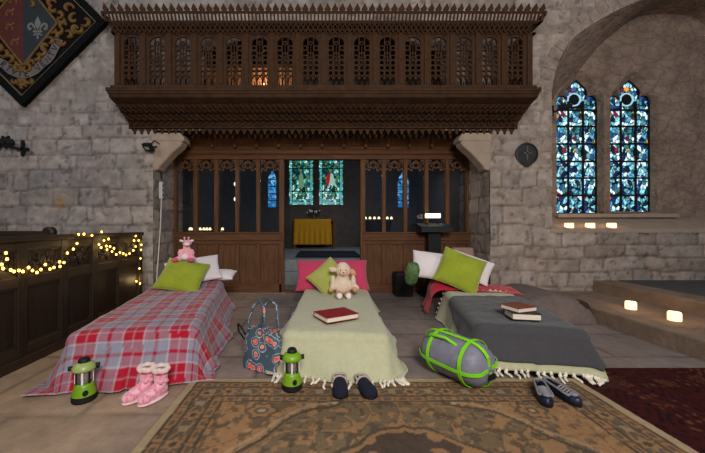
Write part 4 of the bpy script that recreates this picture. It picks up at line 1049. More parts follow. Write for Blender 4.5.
def drape(name, bed, Wd, L, H, a0, a1, b0, b1, m, lab, cat, r=0.05, fl=0.45, amp=0.03, kf=16, lift=0.0, ph=0.0, cell=0.016, zmin=0.018, thick=0.008, colfn=None, wr=0.012, lump=None, seed=1, group=None, skew=0.0, endf=None, corner=0.25):
    """cloth laid over the top of a bed: cloth coordinates (a across, b along from the foot)"""
    na = int((a1-a0)/cell)+1; nb = int((b1-b0)/cell)+1
    A, Bq = np.meshgrid(np.linspace(a0, a1, na), np.linspace(b0, b1, nb), indexing='ij')
    A0, B0 = A.copy(), Bq.copy()
    if endf is not None: Bq = endf(A, Bq, b0, b1)
    A = A+skew*Bq
    w2 = Wd/2-r; lo, hi = r, L-r
    cx = np.clip(A, -w2, w2); cy = np.clip(Bq, lo, hi)
    dx, dy = A-cx, Bq-cy; d = np.hypot(dx, dy); sd = np.maximum(d, 1e-6); nx, ny = dx/sd, dy/sd
    d = d*corner+np.maximum(np.abs(dx), np.abs(dy))*(1-corner)
    q = r*PI/2; th = np.minimum(d, q)/r
    th = np.minimum(th, PI/2-fl*0.0)
    off = r*np.sin(th); drop = r*(1-np.cos(th)); s = np.maximum(d-q, 0)
    per = cx*1.0-cy*1.0*np.sign(cx+1e-9)+np.arctan2(nx, -ny)*0.30
    flv = fl*(1+0.35*np.sin(per*5+ph*2))
    avail = np.maximum(H+lift-zmin-r, 0.02)/np.cos(flv); s1 = np.minimum(s, avail); s2 = s-s1
    off = off+s1*np.sin(flv)+s2*0.97; drop = drop+s1*np.cos(flv)
    dn = sstep(0.0, 1.0, s/np.maximum(avail, 1e-3))
    fold = amp*(np.sin(per*kf+ph)+0.5*np.sin(per*kf*1.73+ph*2.1))*dn
    off = off+fold*0.9+amp*0.8*dn
    z = H+lift-drop+wr*(vnoise(A, Bq, 4.5, seed)-0.5)*(1-dn)*2+0.4*wr*(vnoise(A, Bq, 14, seed+1)-0.5)
    if lump is not None: z = z+lump(A, Bq)
    z = np.maximum(z+np.where(s2 > 0, 0.012*np.sin(per*kf+ph)+0.008, 0)*sstep(0, 0.05, s2), zmin)
    P = np.stack([cx+nx*off, cy+ny*off, z], -1)
    cols = colfn(A0, B0) if colfn is not None else None
    o = MB().grid(P).build(name, m, colors=cols, smooth=True, thick=thick, loc=bed.location, rot=bed.rotation_euler)
    tag(o, lab, cat, group)
    return o, P

def tassels(o, P, edge, n, length, seed, spread=0.012, skip=0):
    """knotted tassels along an edge of a draped cloth (P grid); each a child of the cloth"""
    rs = random.Random(seed)
    pts = P[:, 0] if edge == 'foot' else (P[0, :] if edge == 'left' else (P[-1, :] if edge == 'right' else P[:, -1]))
    nxt = P[:, 6] if edge == 'foot' else (P[6, :] if edge == 'left' else (P[-7, :] if edge == 'right' else P[:, -7]))
    for k in range(skip, n):
        i = int((k+0.5)/n*(len(pts)-1)); p = Vector(pts[i]); d = (p-Vector(nxt[i])).normalized()
        q = []; cur = p-d*0.012
        for j in range(6):
            q.append(cur.copy()); step = d*length/5+Vector((rs.uniform(-1, 1), rs.uniform(-1, 1), 0))*spread
            cur = cur+step
            if cur.z < 0.026: cur.z = 0.024; d = Vector((d.x, d.y, 0)).normalized() if Vector((d.x, d.y, 0)).length > 0.05 else Vector((0, -1, 0))
        MB().tube(q, [0.008, 0.015, 0.010, 0.011, 0.010, 0.006], 6).build('tassel', M_fringe, o, smooth=True)

# plaid
def plaid(A, Bq):
    P_ = 0.33
    rd = nrgb(172, 14, 42); gy = nrgb(142, 142, 158); wh = nrgb(196, 186, 194); dk = nrgb(96, 34, 54); pk = nrgb(190, 110, 130)
    def line(t):
        u = (t % P_)/P_; c = np.zeros(t.shape+(3,)); c[:] = gy
        c[u < 0.42] = rd; c[(u > 0.19) & (u < 0.225)] = wh*0.5+0.5*rd
        c[(u > 0.42) & (u < 0.455)] = wh; c[(u > 0.965)] = wh
        c[(u > 0.66) & (u < 0.735)] = rd*0.7+0.3*dk
        return c
    wa = line(A+0.06+0.02*np.sin(Bq*2)); we = line(Bq+0.03)
    tw = 0.5+0.12*np.sin((A+Bq)*260)
    return 0.9*(wa*tw[..., None]+we*(1-tw[..., None]))*(0.9+0.2*vnoise(A, Bq, 30, 51))[..., None]
M_plaid = mat('plaid_fleece', (0.3, 0.3, 0.3, 1), 0.95, 0.08, 40, 0.35, 120, attr=True, sheen=0.15)

# left bed
W1, L1, H1 = 0.98, 2.08, 0.385
bed1 = camp_bed(-1.46, 2.41, math.radians(11.5), W1, L1, H1, 'camp bed on the left under a red and grey plaid blanket')
def lump1(A, Bq): return 0.05*np.exp(-(((Bq-1.98)/0.16)**2))*np.exp(-(((A-0.12)/0.42)**4))
drape('plaid_blanket', bed1, W1, L1, H1, -0.86, 0.86, -0.365, 2.05, M_plaid, 'red, grey and white plaid blanket spread over the left camp bed', 'blanket', fl=0.40, amp=0.024, kf=9, ph=0.6, corner=0.66, r=0.09, colfn=plaid, lump=lump1, seed=3, wr=0.016, cell=0.0125)
# middle bed
W2, L2, H2 = 0.90, 2.13, 0.33
bed2 = camp_bed(0.125, 2.525, math.radians(-3.2), W2, L2, H2, 'camp bed in the middle under a plain sage green throw')
o, P = drape('sage_throw', bed2, W2, L2, H2, -0.78, 0.78, -0.33, 1.88, M_sage, 'sage green fringed throw covering the middle camp bed', 'throw', fl=0.34, amp=0.022, kf=10, ph=0.4, r=0.07, seed=13, wr=0.014, thick=0.007, group='sage throws')
tassels(o, P, 'foot', 27, 0.11, 2, skip=3)
M_chk = mat('grey_check_sheet', rgb(196, 190, 190), 0.9, 0.25, 60, 0.1)
drape('check_sheet', bed2, W2-0.01, L2, H2, -0.55, 0.55, 1.78, 2.18, M_chk, 'pale checked sheet showing at the pillow end of the middle camp bed', 'sheet', fl=0.3, amp=0.01, seed=14, lift=-0.008)
# right bed
W3, L3, H3 = 0.86, 2.05, 0.36
bed3 = camp_bed(1.73, 2.52, math.radians(-12.4), W3, L3, H3, 'camp bed on the right under a charcoal blanket and sage throw')
o, P = drape('sage_throw', bed3, W3, L3, H3, -0.76, 0.73, -0.285, 1.60, M_sage, 'sage green fringed throw under the charcoal blanket on the right camp bed', 'throw', fl=0.22, amp=0.018, kf=10, ph=2.0, r=0.08, seed=23, thick=0.007, group='sage throws')
tassels(o, P, 'foot', 28, 0.13, 5)
tassels(o, P, 'head', 22, 0.05, 7, 0.008)
def skewend(A, Bq, b0, b1):
    t = (Bq-b0)/(b1-b0); return Bq-t*t*0.18*np.clip((0.35-A)/0.8, -0.6, 1.2)
drape('charcoal_blanket', bed3, W3+0.02, L3, H3, -0.68, 0.68, -0.235, 1.34, M_char, 'charcoal grey blanket over the foot half of the right camp bed', 'blanket', fl=0.26, amp=0.018, kf=10, ph=2.0, r=0.08, skew=0.15, seed=25, lift=0.014, zmin=0.07, endf=skewend)
drape('red_blanket', bed3, W3+0.34, L3, H3, -0.86, 0.50, 1.46, 2.10, M_redk, 'crimson knitted blanket at the pillow end of the right camp bed', 'blanket', fl=0.25, amp=0.025, kf=20, seed=27, lift=0.016, wr=0.03, r=0.15, lump=lambda A, Bq: 0.10*np.exp(-(((A+0.46)/0.18)**2))*sstep(1.46, 1.66, Bq))

# ---------------------------------------------------------------- pillows and cushions
def cushion(name, w, h, t, m, lab, cat, loc, rot, pinch=0.06, seed=0, group=None, p=0.42, piping=None):
    n = 34; u = np.linspace(-1, 1, n); U, V = np.meshgrid(u, u, indexing='ij')
    ee = (np.clip(1-np.abs(U)**2.2, 0, 1)*np.clip(1-np.abs(V)**2.2, 0, 1))**p
    bow = 1-pinch*(1-V**2)*np.abs(U)**3; bow2 = 1-pinch*(1-U**2)*np.abs(V)**3
    x = U*w/2*bow; z = V*h/2*bow2; nz = 0.12*(vnoise(U, V, 1.6, seed)-0.5)+0.05*(vnoise(U, V, 5, seed+3)-0.5)
    mb = MB(); mb.grid(np.stack([x, -t/2*ee*(1+nz*2), z], -1)); mb.grid(np.stack([x, t/2*ee*(1-nz*2), z], -1)[::-1])
    o = mb.build(name, m, smooth=True, loc=loc, rot=rot)
    o.modifiers.new('w', 'WELD').merge_threshold = 0.0005
    tag(o, lab, cat, group)
    if piping:
        ed = [(U[i, 0], -1) for i in range(n)]
        pts = [(x[i, 0], 0, z[i, 0]) for i in range(n)]+[(x[-1, j], 0, z[-1, j]) for j in range(1, n)]+[(x[i, -1], 0, z[i, -1]) for i in range(n-2, -1, -1)]+[(x[0, j], 0, z[0, j]) for j in range(n-2, 0, -1)]
        MB().tube(pts, 0.005, 6, closed=True).build('piping', piping, o, smooth=True)
    return o
def rotm(tilt, roll, yaw):
    """roll in its own plane, lean back, then turn"""
    return (Matrix.Rotation(yaw, 3, 'Z') @ Matrix.Rotation(-tilt, 3, 'X') @ Matrix.Rotation(roll, 3, 'Y')).to_euler()
D = math.radians
def PT(px, py, Y): return ((px-320)/310*Y, Y, 1.2-(py-226)/310*Y)
# left bed
cushion('white_pillow', 0.74, 0.46, 0.17, M_white, 'white pillow propped behind the green cushion on the plaid bed', 'pillow', PT(193, 270, 4.36), rotm(D(48), D(-12), D(12)), seed=1, group='white pillows', p=0.5)
cushion('white_pillow', 0.40, 0.30, 0.12, M_white, 'white pillow end poking out beyond the plaid blanket at the far right corner', 'pillow', PT(221, 274, 4.52), rotm(D(75), D(10), D(12)), seed=4, p=0.5)
cushion('green_cushion', 0.56, 0.50, 0.19, M_lime, 'lime green velvet cushion leaning on the white pillow of the plaid bed', 'cushion', PT(182.5, 275, 4.08), rotm(D(46), D(14), D(12)), seed=5, p=0.5, piping=M_lime)
# middle bed
cushion('pink_pillow', 1.04, 0.50, 0.18, M_pink, 'pink pillow at the head of the middle bed', 'pillow', PT(332, 274.5, 4.42), rotm(D(38), D(-1), D(-2)), seed=7, p=0.45)
cushion('sage_cushion', 0.44, 0.44, 0.15, M_lime2, 'pale green cushion stood on its corner against the pink pillow', 'cushion', PT(329.5, 277.5, 4.12), rotm(D(32), D(45), D(-6)), seed=8, p=0.5, piping=M_lime2)
# right bed
cushion('white_pillow', 0.54, 0.42, 0.18, M_white, 'white pillow left of the lime cushion on the red blanket', 'pillow', PT(431.5, 265, 4.36), rotm(D(30), D(8), D(-8)), seed=9, p=0.5)
cushion('white_pillow', 0.62, 0.40, 0.16, M_white, 'white pillow showing to the right behind the lime cushion on the red blanket', 'pillow', PT(468, 266, 4.40), rotm(D(38), D(24), D(-14)), seed=10, p=0.5)
cushion('green_cushion', 0.54, 0.50, 0.18, M_lime, 'lime green velvet cushion tilted on its corner on the right bed', 'cushion', PT(460, 270, 4.06), rotm(D(26), D(24), D(-10)), seed=12, p=0.5, piping=M_lime)
# rolled patterned bedding beside the red blanket
rl = thing('rolled_bedding', 'green and cream patterned roll tucked at the left edge of the red blanket', 'bedding roll', PT(412, 273, 4.30))
MB().lathe([(0.0, -0.17), (0.07, -0.16), (0.09, -0.1), (0.095, 0.08), (0.07, 0.15), (0, 0.16)], rot=Matrix.Rotation(0.5, 3, 'X'), cap=False).build('roll', mat('green_print', rgb(34, 92, 44), 0.8, 0.3, 26, 0.2, col2=rgb(120, 140, 90)), rl, smooth=True)
MB().tube([(0.09*math.cos(a), 0.09*math.sin(a), 0.02) for a in np.linspace(0, 2*PI, 20)], 0.012, 6).build('tie', M_redk, rl)
tag(MB().box(-0.16, 0.16, -0.08, 0.08, 0, 0.86).build('stone_block', mat('pink_sandstone', rgb(158, 126, 112), 0.9, 0.2, 5, 0.4, 30), loc=(2.30, 5.02, 0), bevel=0.03, rot=(0, 0, -0.2)), 'rough pinkish stone block standing behind the white pillow by the right pier', 'stone block')
# coped grave slab by the wall
gs = thing('grave_slab', 'low rounded stone grave slab lying along the foot of the right wall', 'stone slab', (2.98, 4.46, 0))
xs = np.linspace(-0.46, 0.46, 30); ysg = np.linspace(-0.66, 0.46, 32); GX, GY = np.meshgrid(xs, ysg, indexing='ij')
hz = 0.34*np.clip(1-np.abs(GX/0.45)**4, 0, 1)**0.45*np.clip(1-np.abs((GY+0.1)/0.55)**8, 0, 1)**0.5*(1-0.18*np.abs(GX)/0.45)+0.02*(vnoise(GX, GY, 7, 61)-0.5)
MB().grid(np.stack([GX, GY, np.maximum(hz, -0.01)], -1)).build('slab', mat('brown_gritstone', rgb(112, 98, 92), 0.95, 0.25, 5, 0.6, 25, dist=0.02), gs, smooth=True)
MB().box(0.18, 0.42, -0.60, -0.38, 0.02, 0.26).build('end_block', mat('dark_end_stone', rgb(52, 42, 38), 0.95, 0.3, 6, 0.5, 25), gs, bevel=0.07)  # dark block put in place of the dark notch at the slab's end

# ---------------------------------------------------------------- soft toys
def blob(name, balls, m, parent, vox=0.008):
    mb = MB()
    for c, r in balls: mb.ball(c, r, 14)
    return mb.build(name, m, parent, remesh=vox)
M_toypink = mat('pink_plush', rgb(226, 140, 160), 0.95, 0.2, 30, 0.4, 90, col2=rgb(240, 190, 200), sheen=0.4)
M_toycream = mat('cream_plush', rgb(222, 200, 178), 0.95, 0.1, 30, 0.5, 80, sheen=0.4)
M_toywhite = mat('white_plush', rgb(236, 222, 222), 0.95, 0.06, 30, 0.4, 90, sheen=0.4)
M_eye = mat('bead_eye', rgb(16, 12, 12), 0.2, 0, bump=0, spec=0.6)
gp = PT(186.5, 259.5, 4.22)
tg = thing('toy_giraffe', 'small pink and white plush giraffe sitting on top of the lime cushion', 'soft toy', gp)
blob('body', [((0, 0.02, 0.06), (0.075, 0.065, 0.085)), ((0, 0.01, 0.13), (0.05, 0.05, 0.07)), ((0, 0, 0.19), (0.036, 0.036, 0.06)), ((0.01, -0.01, 0.245), (0.05, 0.05, 0.045)), ((0.03, -0.05, 0.235), (0.034, 0.04, 0.03)),
              ((-0.07, -0.04, 0.02), (0.045, 0.07, 0.035)), ((0.075, -0.04, 0.02), (0.045, 0.07, 0.035)), ((-0.06, -0.01, 0.10), (0.03, 0.035, 0.06)), ((0.06, -0.01, 0.10), (0.03, 0.035, 0.06))], M_toypink, tg)
blob('muzzle', [((0.035, -0.078, 0.232), (0.033, 0.025, 0.027))], M_toywhite, tg)
for s in (-1, 1):
    MB().ball((s*0.085, -0.10, 0.015), (0.035, 0.028, 0.032), 10).build('hoof', mat('deep_pink_plush', rgb(206, 86, 118), 0.95), tg, smooth=True)
    MB().ball((s*0.055, 0.0, 0.275), (0.028, 0.012, 0.016), 8, Matrix.Rotation(-s*0.4, 3, 'Y')).build('ear', M_toywhite, tg, smooth=True)
    m_ = MB(); m_.tube([(s*0.02, 0, 0.28), (s*0.022, 0, 0.315)], 0.007); m_.ball((s*0.022, 0, 0.32), 0.012, 8); m_.build('horn', M_toypink, tg, smooth=True)
    MB().ball((0.012+s*0.026, -0.052, 0.255), 0.007, 8).build('eye', M_eye, tg, smooth=True)
MB().ball((0.0, -0.05, 0.05), (0.04, 0.03, 0.045), 10).build('tummy', M_toywhite, tg, smooth=True)
tg.scale = (1.25, 1.1, 0.95)
lp = PT(343, 297.5, 3.86)
tl = thing('toy_lamb', 'cream plush lamb sitting on the sage throw against the pink pillow', 'soft toy', (lp[0], lp[1], 0.335))
blob('body', [((0, 0.06, 0.11), (0.115, 0.10, 0.115)), ((0, 0.07, 0.20), (0.085, 0.08, 0.09)), ((0.005, 0.05, 0.315), (0.098, 0.09, 0.092)), ((0.0, 0.04, 0.37), (0.07, 0.06, 0.05)),
              ((-0.125, 0.02, 0.17), (0.035, 0.04, 0.09)), ((0.13, 0.02, 0.165), (0.035, 0.04, 0.10)), ((0.165, 0.0, 0.10), (0.04, 0.04, 0.04)), ((-0.135, -0.01, 0.10), (0.035, 0.04, 0.04))], M_toycream, tl, 0.012)
M_tan = mat('tan_plush', rgb(206, 158, 120), 0.95, 0.12, 30, 0.4, 90)
for s in (-1, 1):
    b = MB(); b.ball((s*0.055, -0.07, 0.03), (0.05, 0.10, 0.045), 12); b.build('foot', M_tan, tl, smooth=True)
    MB().ball((s*0.055, -0.165, 0.035), (0.036, 0.012, 0.036), 10).build('sole', M_toywhite, tl, smooth=True)
    MB().ball((s*0.125, 0.03, 0.325 if s < 0 else 0.29), (0.055, 0.02, 0.032), 10, Matrix.Rotation(0.15 if s < 0 else 0.9, 3, 'Y')).build('ear', M_tan if s > 0 else M_toycream, tl, smooth=True)
    MB().ball((s*0.033, -0.035, 0.325), 0.009, 8).build('eye', M_eye, tl, smooth=True)
    MB().ball((s*0.15, -0.02, 0.085), (0.036, 0.04, 0.036), 10).build('hand', M_tan, tl, smooth=True)
MB().ball((0.0, -0.035, 0.295), (0.05, 0.035, 0.04), 12).build('muzzle', mat('pale_face_plush', rgb(226, 190, 160), 0.95, 0.1, 30, 0.2), tl, smooth=True)
MB().ball((0.0, -0.072, 0.30), (0.014, 0.008, 0.010), 8).build('nose', mat('pink_nose', rgb(170, 100, 92), 0.8), tl, smooth=True)

# ---------------------------------------------------------------- books
def book(name, w, h, t, m, lab, loc, rot, group=None, pagecol=rgb(226, 214, 196)):
    b = thing(name, lab, 'book', loc, rot, group)
    c = MB(); c.box(-w/2, w/2, -h/2, h/2, 0, 0.004).box(-w/2, w/2, -h/2, h/2, t-0.004, t).box(-w/2, -w/2+0.005, -h/2, h/2, 0, t)
    c.build('cover', m, b, bevel=0.002)
    MB().box(-w/2+0.005, w/2-0.008, -h/2+0.008, h/2-0.008, 0.004, t-0.004).build('pages', mat('book_pages', pagecol, 0.9, 0.08, 4, 0.2, 60, (1, 1, 60)), b)
    return b
book('red_book', 0.26, 0.34, 0.046, mat('red_cloth_cover', rgb(138, 28, 38), 0.6, 0.1), 'thick red book with pale pages lying on the middle bed', (0.15, 2.90, 0.352), D(-62))
book('black_book', 0.19, 0.235, 0.055, mat('black_cover', rgb(26, 24, 26), 0.5, 0.1), 'black book with cream pages lying under the brown book on the right bed', (1.80, 2.76, 0.392), D(-100))
book('brown_book', 0.19, 0.225, 0.040, mat('brown_cover', rgb(124, 66, 48), 0.6, 0.15), 'brown covered book on top of the black book on the right bed', (1.80, 2.81, 0.4485), D(-72), pagecol=rgb(235, 232, 230))

# ---------------------------------------------------------------- lanterns
M_green = mat('lime_plastic', rgb(112, 156, 20), 0.4, 0.06, 8, 0, spec=0.5)
M_cap = mat('highlight_green_plastic', rgb(150, 168, 96), 0.35, 0.08, 8, 0, spec=0.5)  # pale colour carries the highlight on the left lantern's cap
M_clear = mat('lantern_globe', rgb(190, 184, 176), 0.15, 0.1, 8, 0, spec=0.6)
M_clear.node_tree.nodes['Principled BSDF'].inputs['Transmission Weight'].default_value = 0.85
def lantern(lab, loc, rot, capm, lean=0):
    t = thing('camping_lantern', lab, 'lantern', loc, (0, lean, rot), 'camping lanterns')
    MB().lathe([(0.0, 0), (0.080, 0.0), (0.086, 0.01), (0.084, 0.045), (0.0, 0.046)], cap=False).build('base', M_blackp, t, smooth=False)
    MB().lathe([(0.083, 0.045), (0.080, 0.06), (0.066, 0.105), (0.060, 0.125), (0.0, 0.128)], cap=False).build('body', M_green, t, smooth=True)
    bod = t.children[-1] if False else [c for c in t.children if c.name.startswith('body')][0]
    MB().lathe([(0.05, 0.126), (0.056, 0.14), (0.056, 0.205), (0.05, 0.215)]).build('globe', M_clear, t, smooth=True)
    MB().lathe([(0.018, 0.126), (0.018, 0.20)]).build('lamp_tube', M_white, t, smooth=True)
    for k in range(8):
        a = 2*PI*k/8; MB().box(-0.006, 0.006, -0.002, 0.002, 0.126, 0.215).build('globe_rib', M_steel if k % 2 else M_white, t, loc=(0.060*math.cos(a), 0.060*math.sin(a), 0), rot=(0, 0, a+PI/2))
    MB().lathe([(0.0, 0.212), (0.068, 0.212), (0.082, 0.222), (0.080, 0.240), (0.062, 0.262), (0.035, 0.275), (0, 0.277)], cap=False).build('cap', capm, t, smooth=True)
    MB().lathe([(0.042, 0.268), (0.040, 0.288), (0.030, 0.300), (0, 0.302)], cap=False).build('top_knob', M_blackp, t, smooth=True)
    for s in (-1, 1): MB().lathe([(0.016, -0.014), (0.018, 0.014)], (s*0.088, 0, 0.235), 14, True, Matrix.Rotation(PI/2, 3, 'Y')).build('hinge', M_blackp, t)
    MB().tube([(-0.092, 0, 0.235), (-0.088, 0.05, 0.20), (0, 0.085, 0.175), (0.088, 0.05, 0.20), (0.092, 0, 0.235)], 0.006).build('handle', M_blackp, t, smooth=True)
    MB().lathe([(0.020, 0), (0.018, 0.014)], (0.022, -0.066, 0.07), 14, True, Matrix.Rotation(PI/2, 3, 'X')).build('switch', M_blackp, bod)
    t.scale = (0.88, 0.88, 0.97)
    return t
lantern('green camping lantern standing before the plaid blanket at the left', (-1.635, 2.15, 0.0), D(25), M_cap, 0.0)
lantern('green camping lantern at the foot of the middle bed on the rug edge', (-0.205, 2.27, 0.018), D(5), M_green)

# ---------------------------------------------------------------- footwear
M_boot = mat('pink_fleece', rgb(206, 84, 120), 0.95, 0.2, 22, 0.5, 70, col2=rgb(250, 205, 216), sheen=0.4)
M_cuff = mat('cream_fur', rgb(226, 198, 190), 0.98, 0.15, 40, 0.6, 90, sheen=0.4)
def boot(lab, loc, rot):
    t = thing('slipper_boot', lab, 'slipper boot', loc, rot, 'pink slipper boots')
    blob('boot', [((0, -0.15, 0.045), (0.058, 0.075, 0.045)), ((0, -0.09, 0.055), (0.060, 0.08, 0.055)), ((0, -0.03, 0.06), (0.058, 0.08, 0.06)), ((0, 0.03, 0.06), (0.055, 0.06, 0.058)), ((0, 0.02, 0.11), (0.058, 0.062, 0.07)), ((0, 0.022, 0.16), (0.062, 0.066, 0.06)), ((0, 0.022, 0.19), (0.064, 0.068, 0.05))], M_boot, t, 0.009)
    c = MB()
    for k in range(13):
        a = 2*PI*k/13; c.ball((0.062*math.cos(a), 0.022+0.066*math.sin(a), 0.232+0.008*(k % 2)), (0.028, 0.028, 0.026), 8)
    c.build('fur_cuff', M_cuff, t, remesh=0.008)
    MB().lathe([(0, 0.239), (0.045, 0.239), (0.05, 0.245)], (0, 0.022, 0), 16, False).build('lining', mat('grey_lining', rgb(150, 138, 130), 0.98), t)
    MB().lathe([(0.066, 0.20), (0.069, 0.207), (0.066, 0.214)], (0, 0.022, 0), 20, False).build('ribbon_band', mat('raspberry_ribbon', rgb(190, 60, 98), 0.8), t, smooth=True)
    MB().ball((0, -0.06, 0.006), (0.066, 0.17, 0.014), 16).build('sole', mat('pale_pink_sole', rgb(230, 190, 196), 0.9), t, smooth=True)
    bb = MB(); bb.ball((0.05, -0.02, 0.14), (0.02, 0.025, 0.018), 8); bb.ball((0.06, 0.03, 0.14), (0.02, 0.028, 0.018), 8); bb.build('bow', M_boot, t, smooth=True)
    t.scale = (0.82, 0.68, 0.80)
    return t
boot('left of the two pink fleece slipper boots before the plaid blanket', (-1.245, 2.20, 0.004), D(-30))
boot('right of the two pink fleece slipper boots before the plaid blanket', (-1.135, 2.185, 0.004), D(-26))

def foot_w(s):                       # half width along 0 (heel) .. 1 (toe)
    return np.interp(s, [0, 0.04, 0.12, 0.3, 0.5, 0.7, 0.86, 0.95, 1.0], [0.0, 0.55, 0.78, 0.82, 0.88, 1.0, 0.92, 0.62, 0.0])
def shoe_shell(L, w, h_heel, h_toe, s0, rim):
    """shell: rim only behind s0, closed vamp in front"""
    mb = MB(); ns, npz = 40, 17; S_ = np.linspace(0, 1, ns)
    P = np.zeros((ns, npz, 3))
    for i, s in enumerate(S_):
        ww = foot_w(s)*w; h = (h_heel*(1-s)+h_toe*s)*(0.35+0.65*math.sqrt(max(foot_w(s), 0)))
        for j, ph in enumerate(np.linspace(0, PI, npz)): P[i, j] = (ww*math.cos(ph)*1.02, s*L, 0.012+h*math.sin(ph)**0.8)
    k = int(s0*ns)
    mb.grid(P[k:])
    e = max(2, int(rim)); mb.grid(P[:k+1, :e+1]); mb.grid(P[:k+1, npz-1-e:])
    return mb
def sole_mesh(L, w, t):
    S_ = np.linspace(0, 1, 26); ring = [(foot_w(s)*w, s*L) for s in S_]+[(-foot_w(s)*w, s*L) for s in S_[::-1][1:-1]]
    return MB().prism(ring, 0, t, 'z')
M_navy = mat('navy_felt', rgb(24, 28, 44), 0.95, 0.15, 40, 0.4, 100)
M_lin = mat('pale_fleece_lining', rgb(176, 158, 148), 0.95, 0.1, 40, 0.3)
def slipper(lab, loc, rot):
    t = thing('navy_slipper', lab, 'slipper', loc, rot, 'navy slippers')
    sole_mesh(0.27, 0.058, 0.014).build('sole', M_blackp, t, bevel=0.004)
    shoe_shell(0.27, 0.057, 0.06, 0.062, 0.30, 4).build('upper', M_navy, t, smooth=True, thick=0.005)
    sole_mesh(0.25, 0.050, 0.004).build('insole', M_lin, t, loc=(0, 0.01, 0.016))
    c = [(0.054*math.cos(a), 0.085+0.0*a, 0.014+0.062*math.sin(a)**0.9) for a in np.linspace(0.1, PI-0.1, 14)]
    MB().tube(c, 0.007).build('trim', M_lin, [c for c in t.children if c.name.startswith('upper')][0], smooth=True)
    c = [(foot_w(s)*0.056*sg, s*0.27, 0.055) for sg, ss in ((1, np.linspace(0.30, 0, 8)), (-1, np.linspace(0.04, 0.30, 7))) for s in ss]
    MB().tube(c, 0.009).build('heel_lining', M_lin, t, smooth=True)
    return t
slipper('left of the pair of navy slippers at the foot of the middle bed', (0.150, 2.385, 0.017), D(180-2))
slipper('right of the pair of navy slippers at the foot of the middle bed', (0.300, 2.375, 0.017), D(180+13))
M_blue = mat('navy_leather', rgb(18, 25, 50), 0.45, 0.15, 10, 0.1, spec=0.5)
M_lace = mat('grey_lace', rgb(128, 126, 130), 0.9, 0.12, 40, 0.3)
def pump(lab, loc, rot):
    t = thing('ballet_shoe', lab, 'shoe', loc, rot, 'navy ballet shoes')
    sole_mesh(0.29, 0.050, 0.010).build('sole', M_blackp, t)
    shoe_shell(0.29, 0.050, 0.060, 0.050, 0.78, 5).build('upper', M_blue, t, smooth=True, thick=0.004)
    sole_mesh(0.27, 0.043, 0.004).build('insole', M_lin, t, loc=(0, 0.01, 0.012))
    c = [(foot_w(s)*0.050*sg, s*0.29, 0.062-0.008*s) for sg, ss in ((1, np.linspace(0.80, 0, 14)), (-1, np.linspace(0.03, 0.80, 13))) for s in ss]
    MB().tube(c, 0.009, closed=True).build('edging', M_lace, t, smooth=True)
    m_ = MB()
    for k in range(5): m_.tube([(-0.038, 0.13+0.022*k, 0.060), (0, 0.14+0.022*k, 0.072), (0.038, 0.145+0.022*k, 0.060)], 0.006)
    m_.ball((0, 0.238, 0.062), (0.030, 0.026, 0.012), 10); m_.build('lacing', M_lace, t, smooth=True)
    t.scale = (0.85, 1, 1)
    return t
pump('left of the two navy ballet shoes with grey lacing on the rug', (1.605, 2.285, 0.017), D(180-24))
pump('right of the two navy ballet shoes with grey lacing on the rug', (1.672, 2.31, 0.017), D(180+6))

# ---------------------------------------------------------------- floral tote bag
M_bag = bpy.data.materials.new('floral_oilcloth'); M_bag.use_nodes = True
nt = M_bag.node_tree; N = nt.nodes; L_ = nt.links; b = N['Principled BSDF']; b.inputs['Roughness'].default_value = 0.35
tc = N.new('ShaderNodeTexCoord'); vo = N.new('ShaderNodeTexVoronoi'); vo.inputs['Scale'].default_value = 11; L_.new(tc.outputs['Object'], vo.inputs['Vector'])
nz = N.new('ShaderNodeTexNoise'); nz.inputs['Scale'].default_value = 26; L_.new(tc.outputs['Object'], nz.inputs['Vector'])
ad = N.new('ShaderNodeMath'); ad.operation = 'MULTIPLY_ADD'; L_.new(nz.outputs['Fac'], ad.inputs[0]); ad.inputs[1].default_value = 0.35; L_.new(vo.outputs['Distance'], ad.inputs[2])
rp_ = N.new('ShaderNodeValToRGB'); cr = rp_.color_ramp; cr.interpolation = 'CONSTANT'
for i, (p_, c_) in enumerate([(0.0, rgb(235, 190, 170)), (0.29, rgb(214, 92, 82)), (0.42, rgb(236, 150, 130)), (0.48, rgb(72, 90, 104)), (0.60, rgb(96, 118, 132)), (0.66, rgb(190, 205, 205)), (0.69, rgb(66, 84, 98))]):
    if i > 1: cr.elements.new(p_)
    cr.elements[i].position = p_; cr.elements[i].color = c_
L_.new(ad.outputs[0], rp_.inputs[0]); L_.new(rp_.outputs[0], b.inputs['Base Color'])
tb = thing('tote_bag', 'floral blue and coral tote bag standing beside the middle bed', 'bag', (-0.48, 2.63, 0.0), D(-28))
n = 40; zs = np.linspace(0, 1, 14); P = np.zeros((n+1, 14, 3))
for i in range(n+1):
    a = 2*PI*i/n
    for j, z in enumerate(zs):
        sx = 0.20+0.02*math.sin(z*3)-0.035*z; sy = 0.085-0.045*z
        cxx = math.copysign(abs(math.cos(a))**0.5, math.cos(a)); sy2 = math.copysign(abs(math.sin(a))**0.6, math.sin(a))
        P[i, j] = (sx*cxx+0.012*math.sin(z*9+a*3)*z, sy*sy2+0.010*math.sin(a*5+z*4)*z, 0.004+z*0.35-0.02*z*math.cos(2*a))
m_ = MB().grid(P); m_.add([tuple(P[i, 0]) for i in range(n)], [tuple(range(n))])
m_.build('body', M_bag, tb, smooth=True)
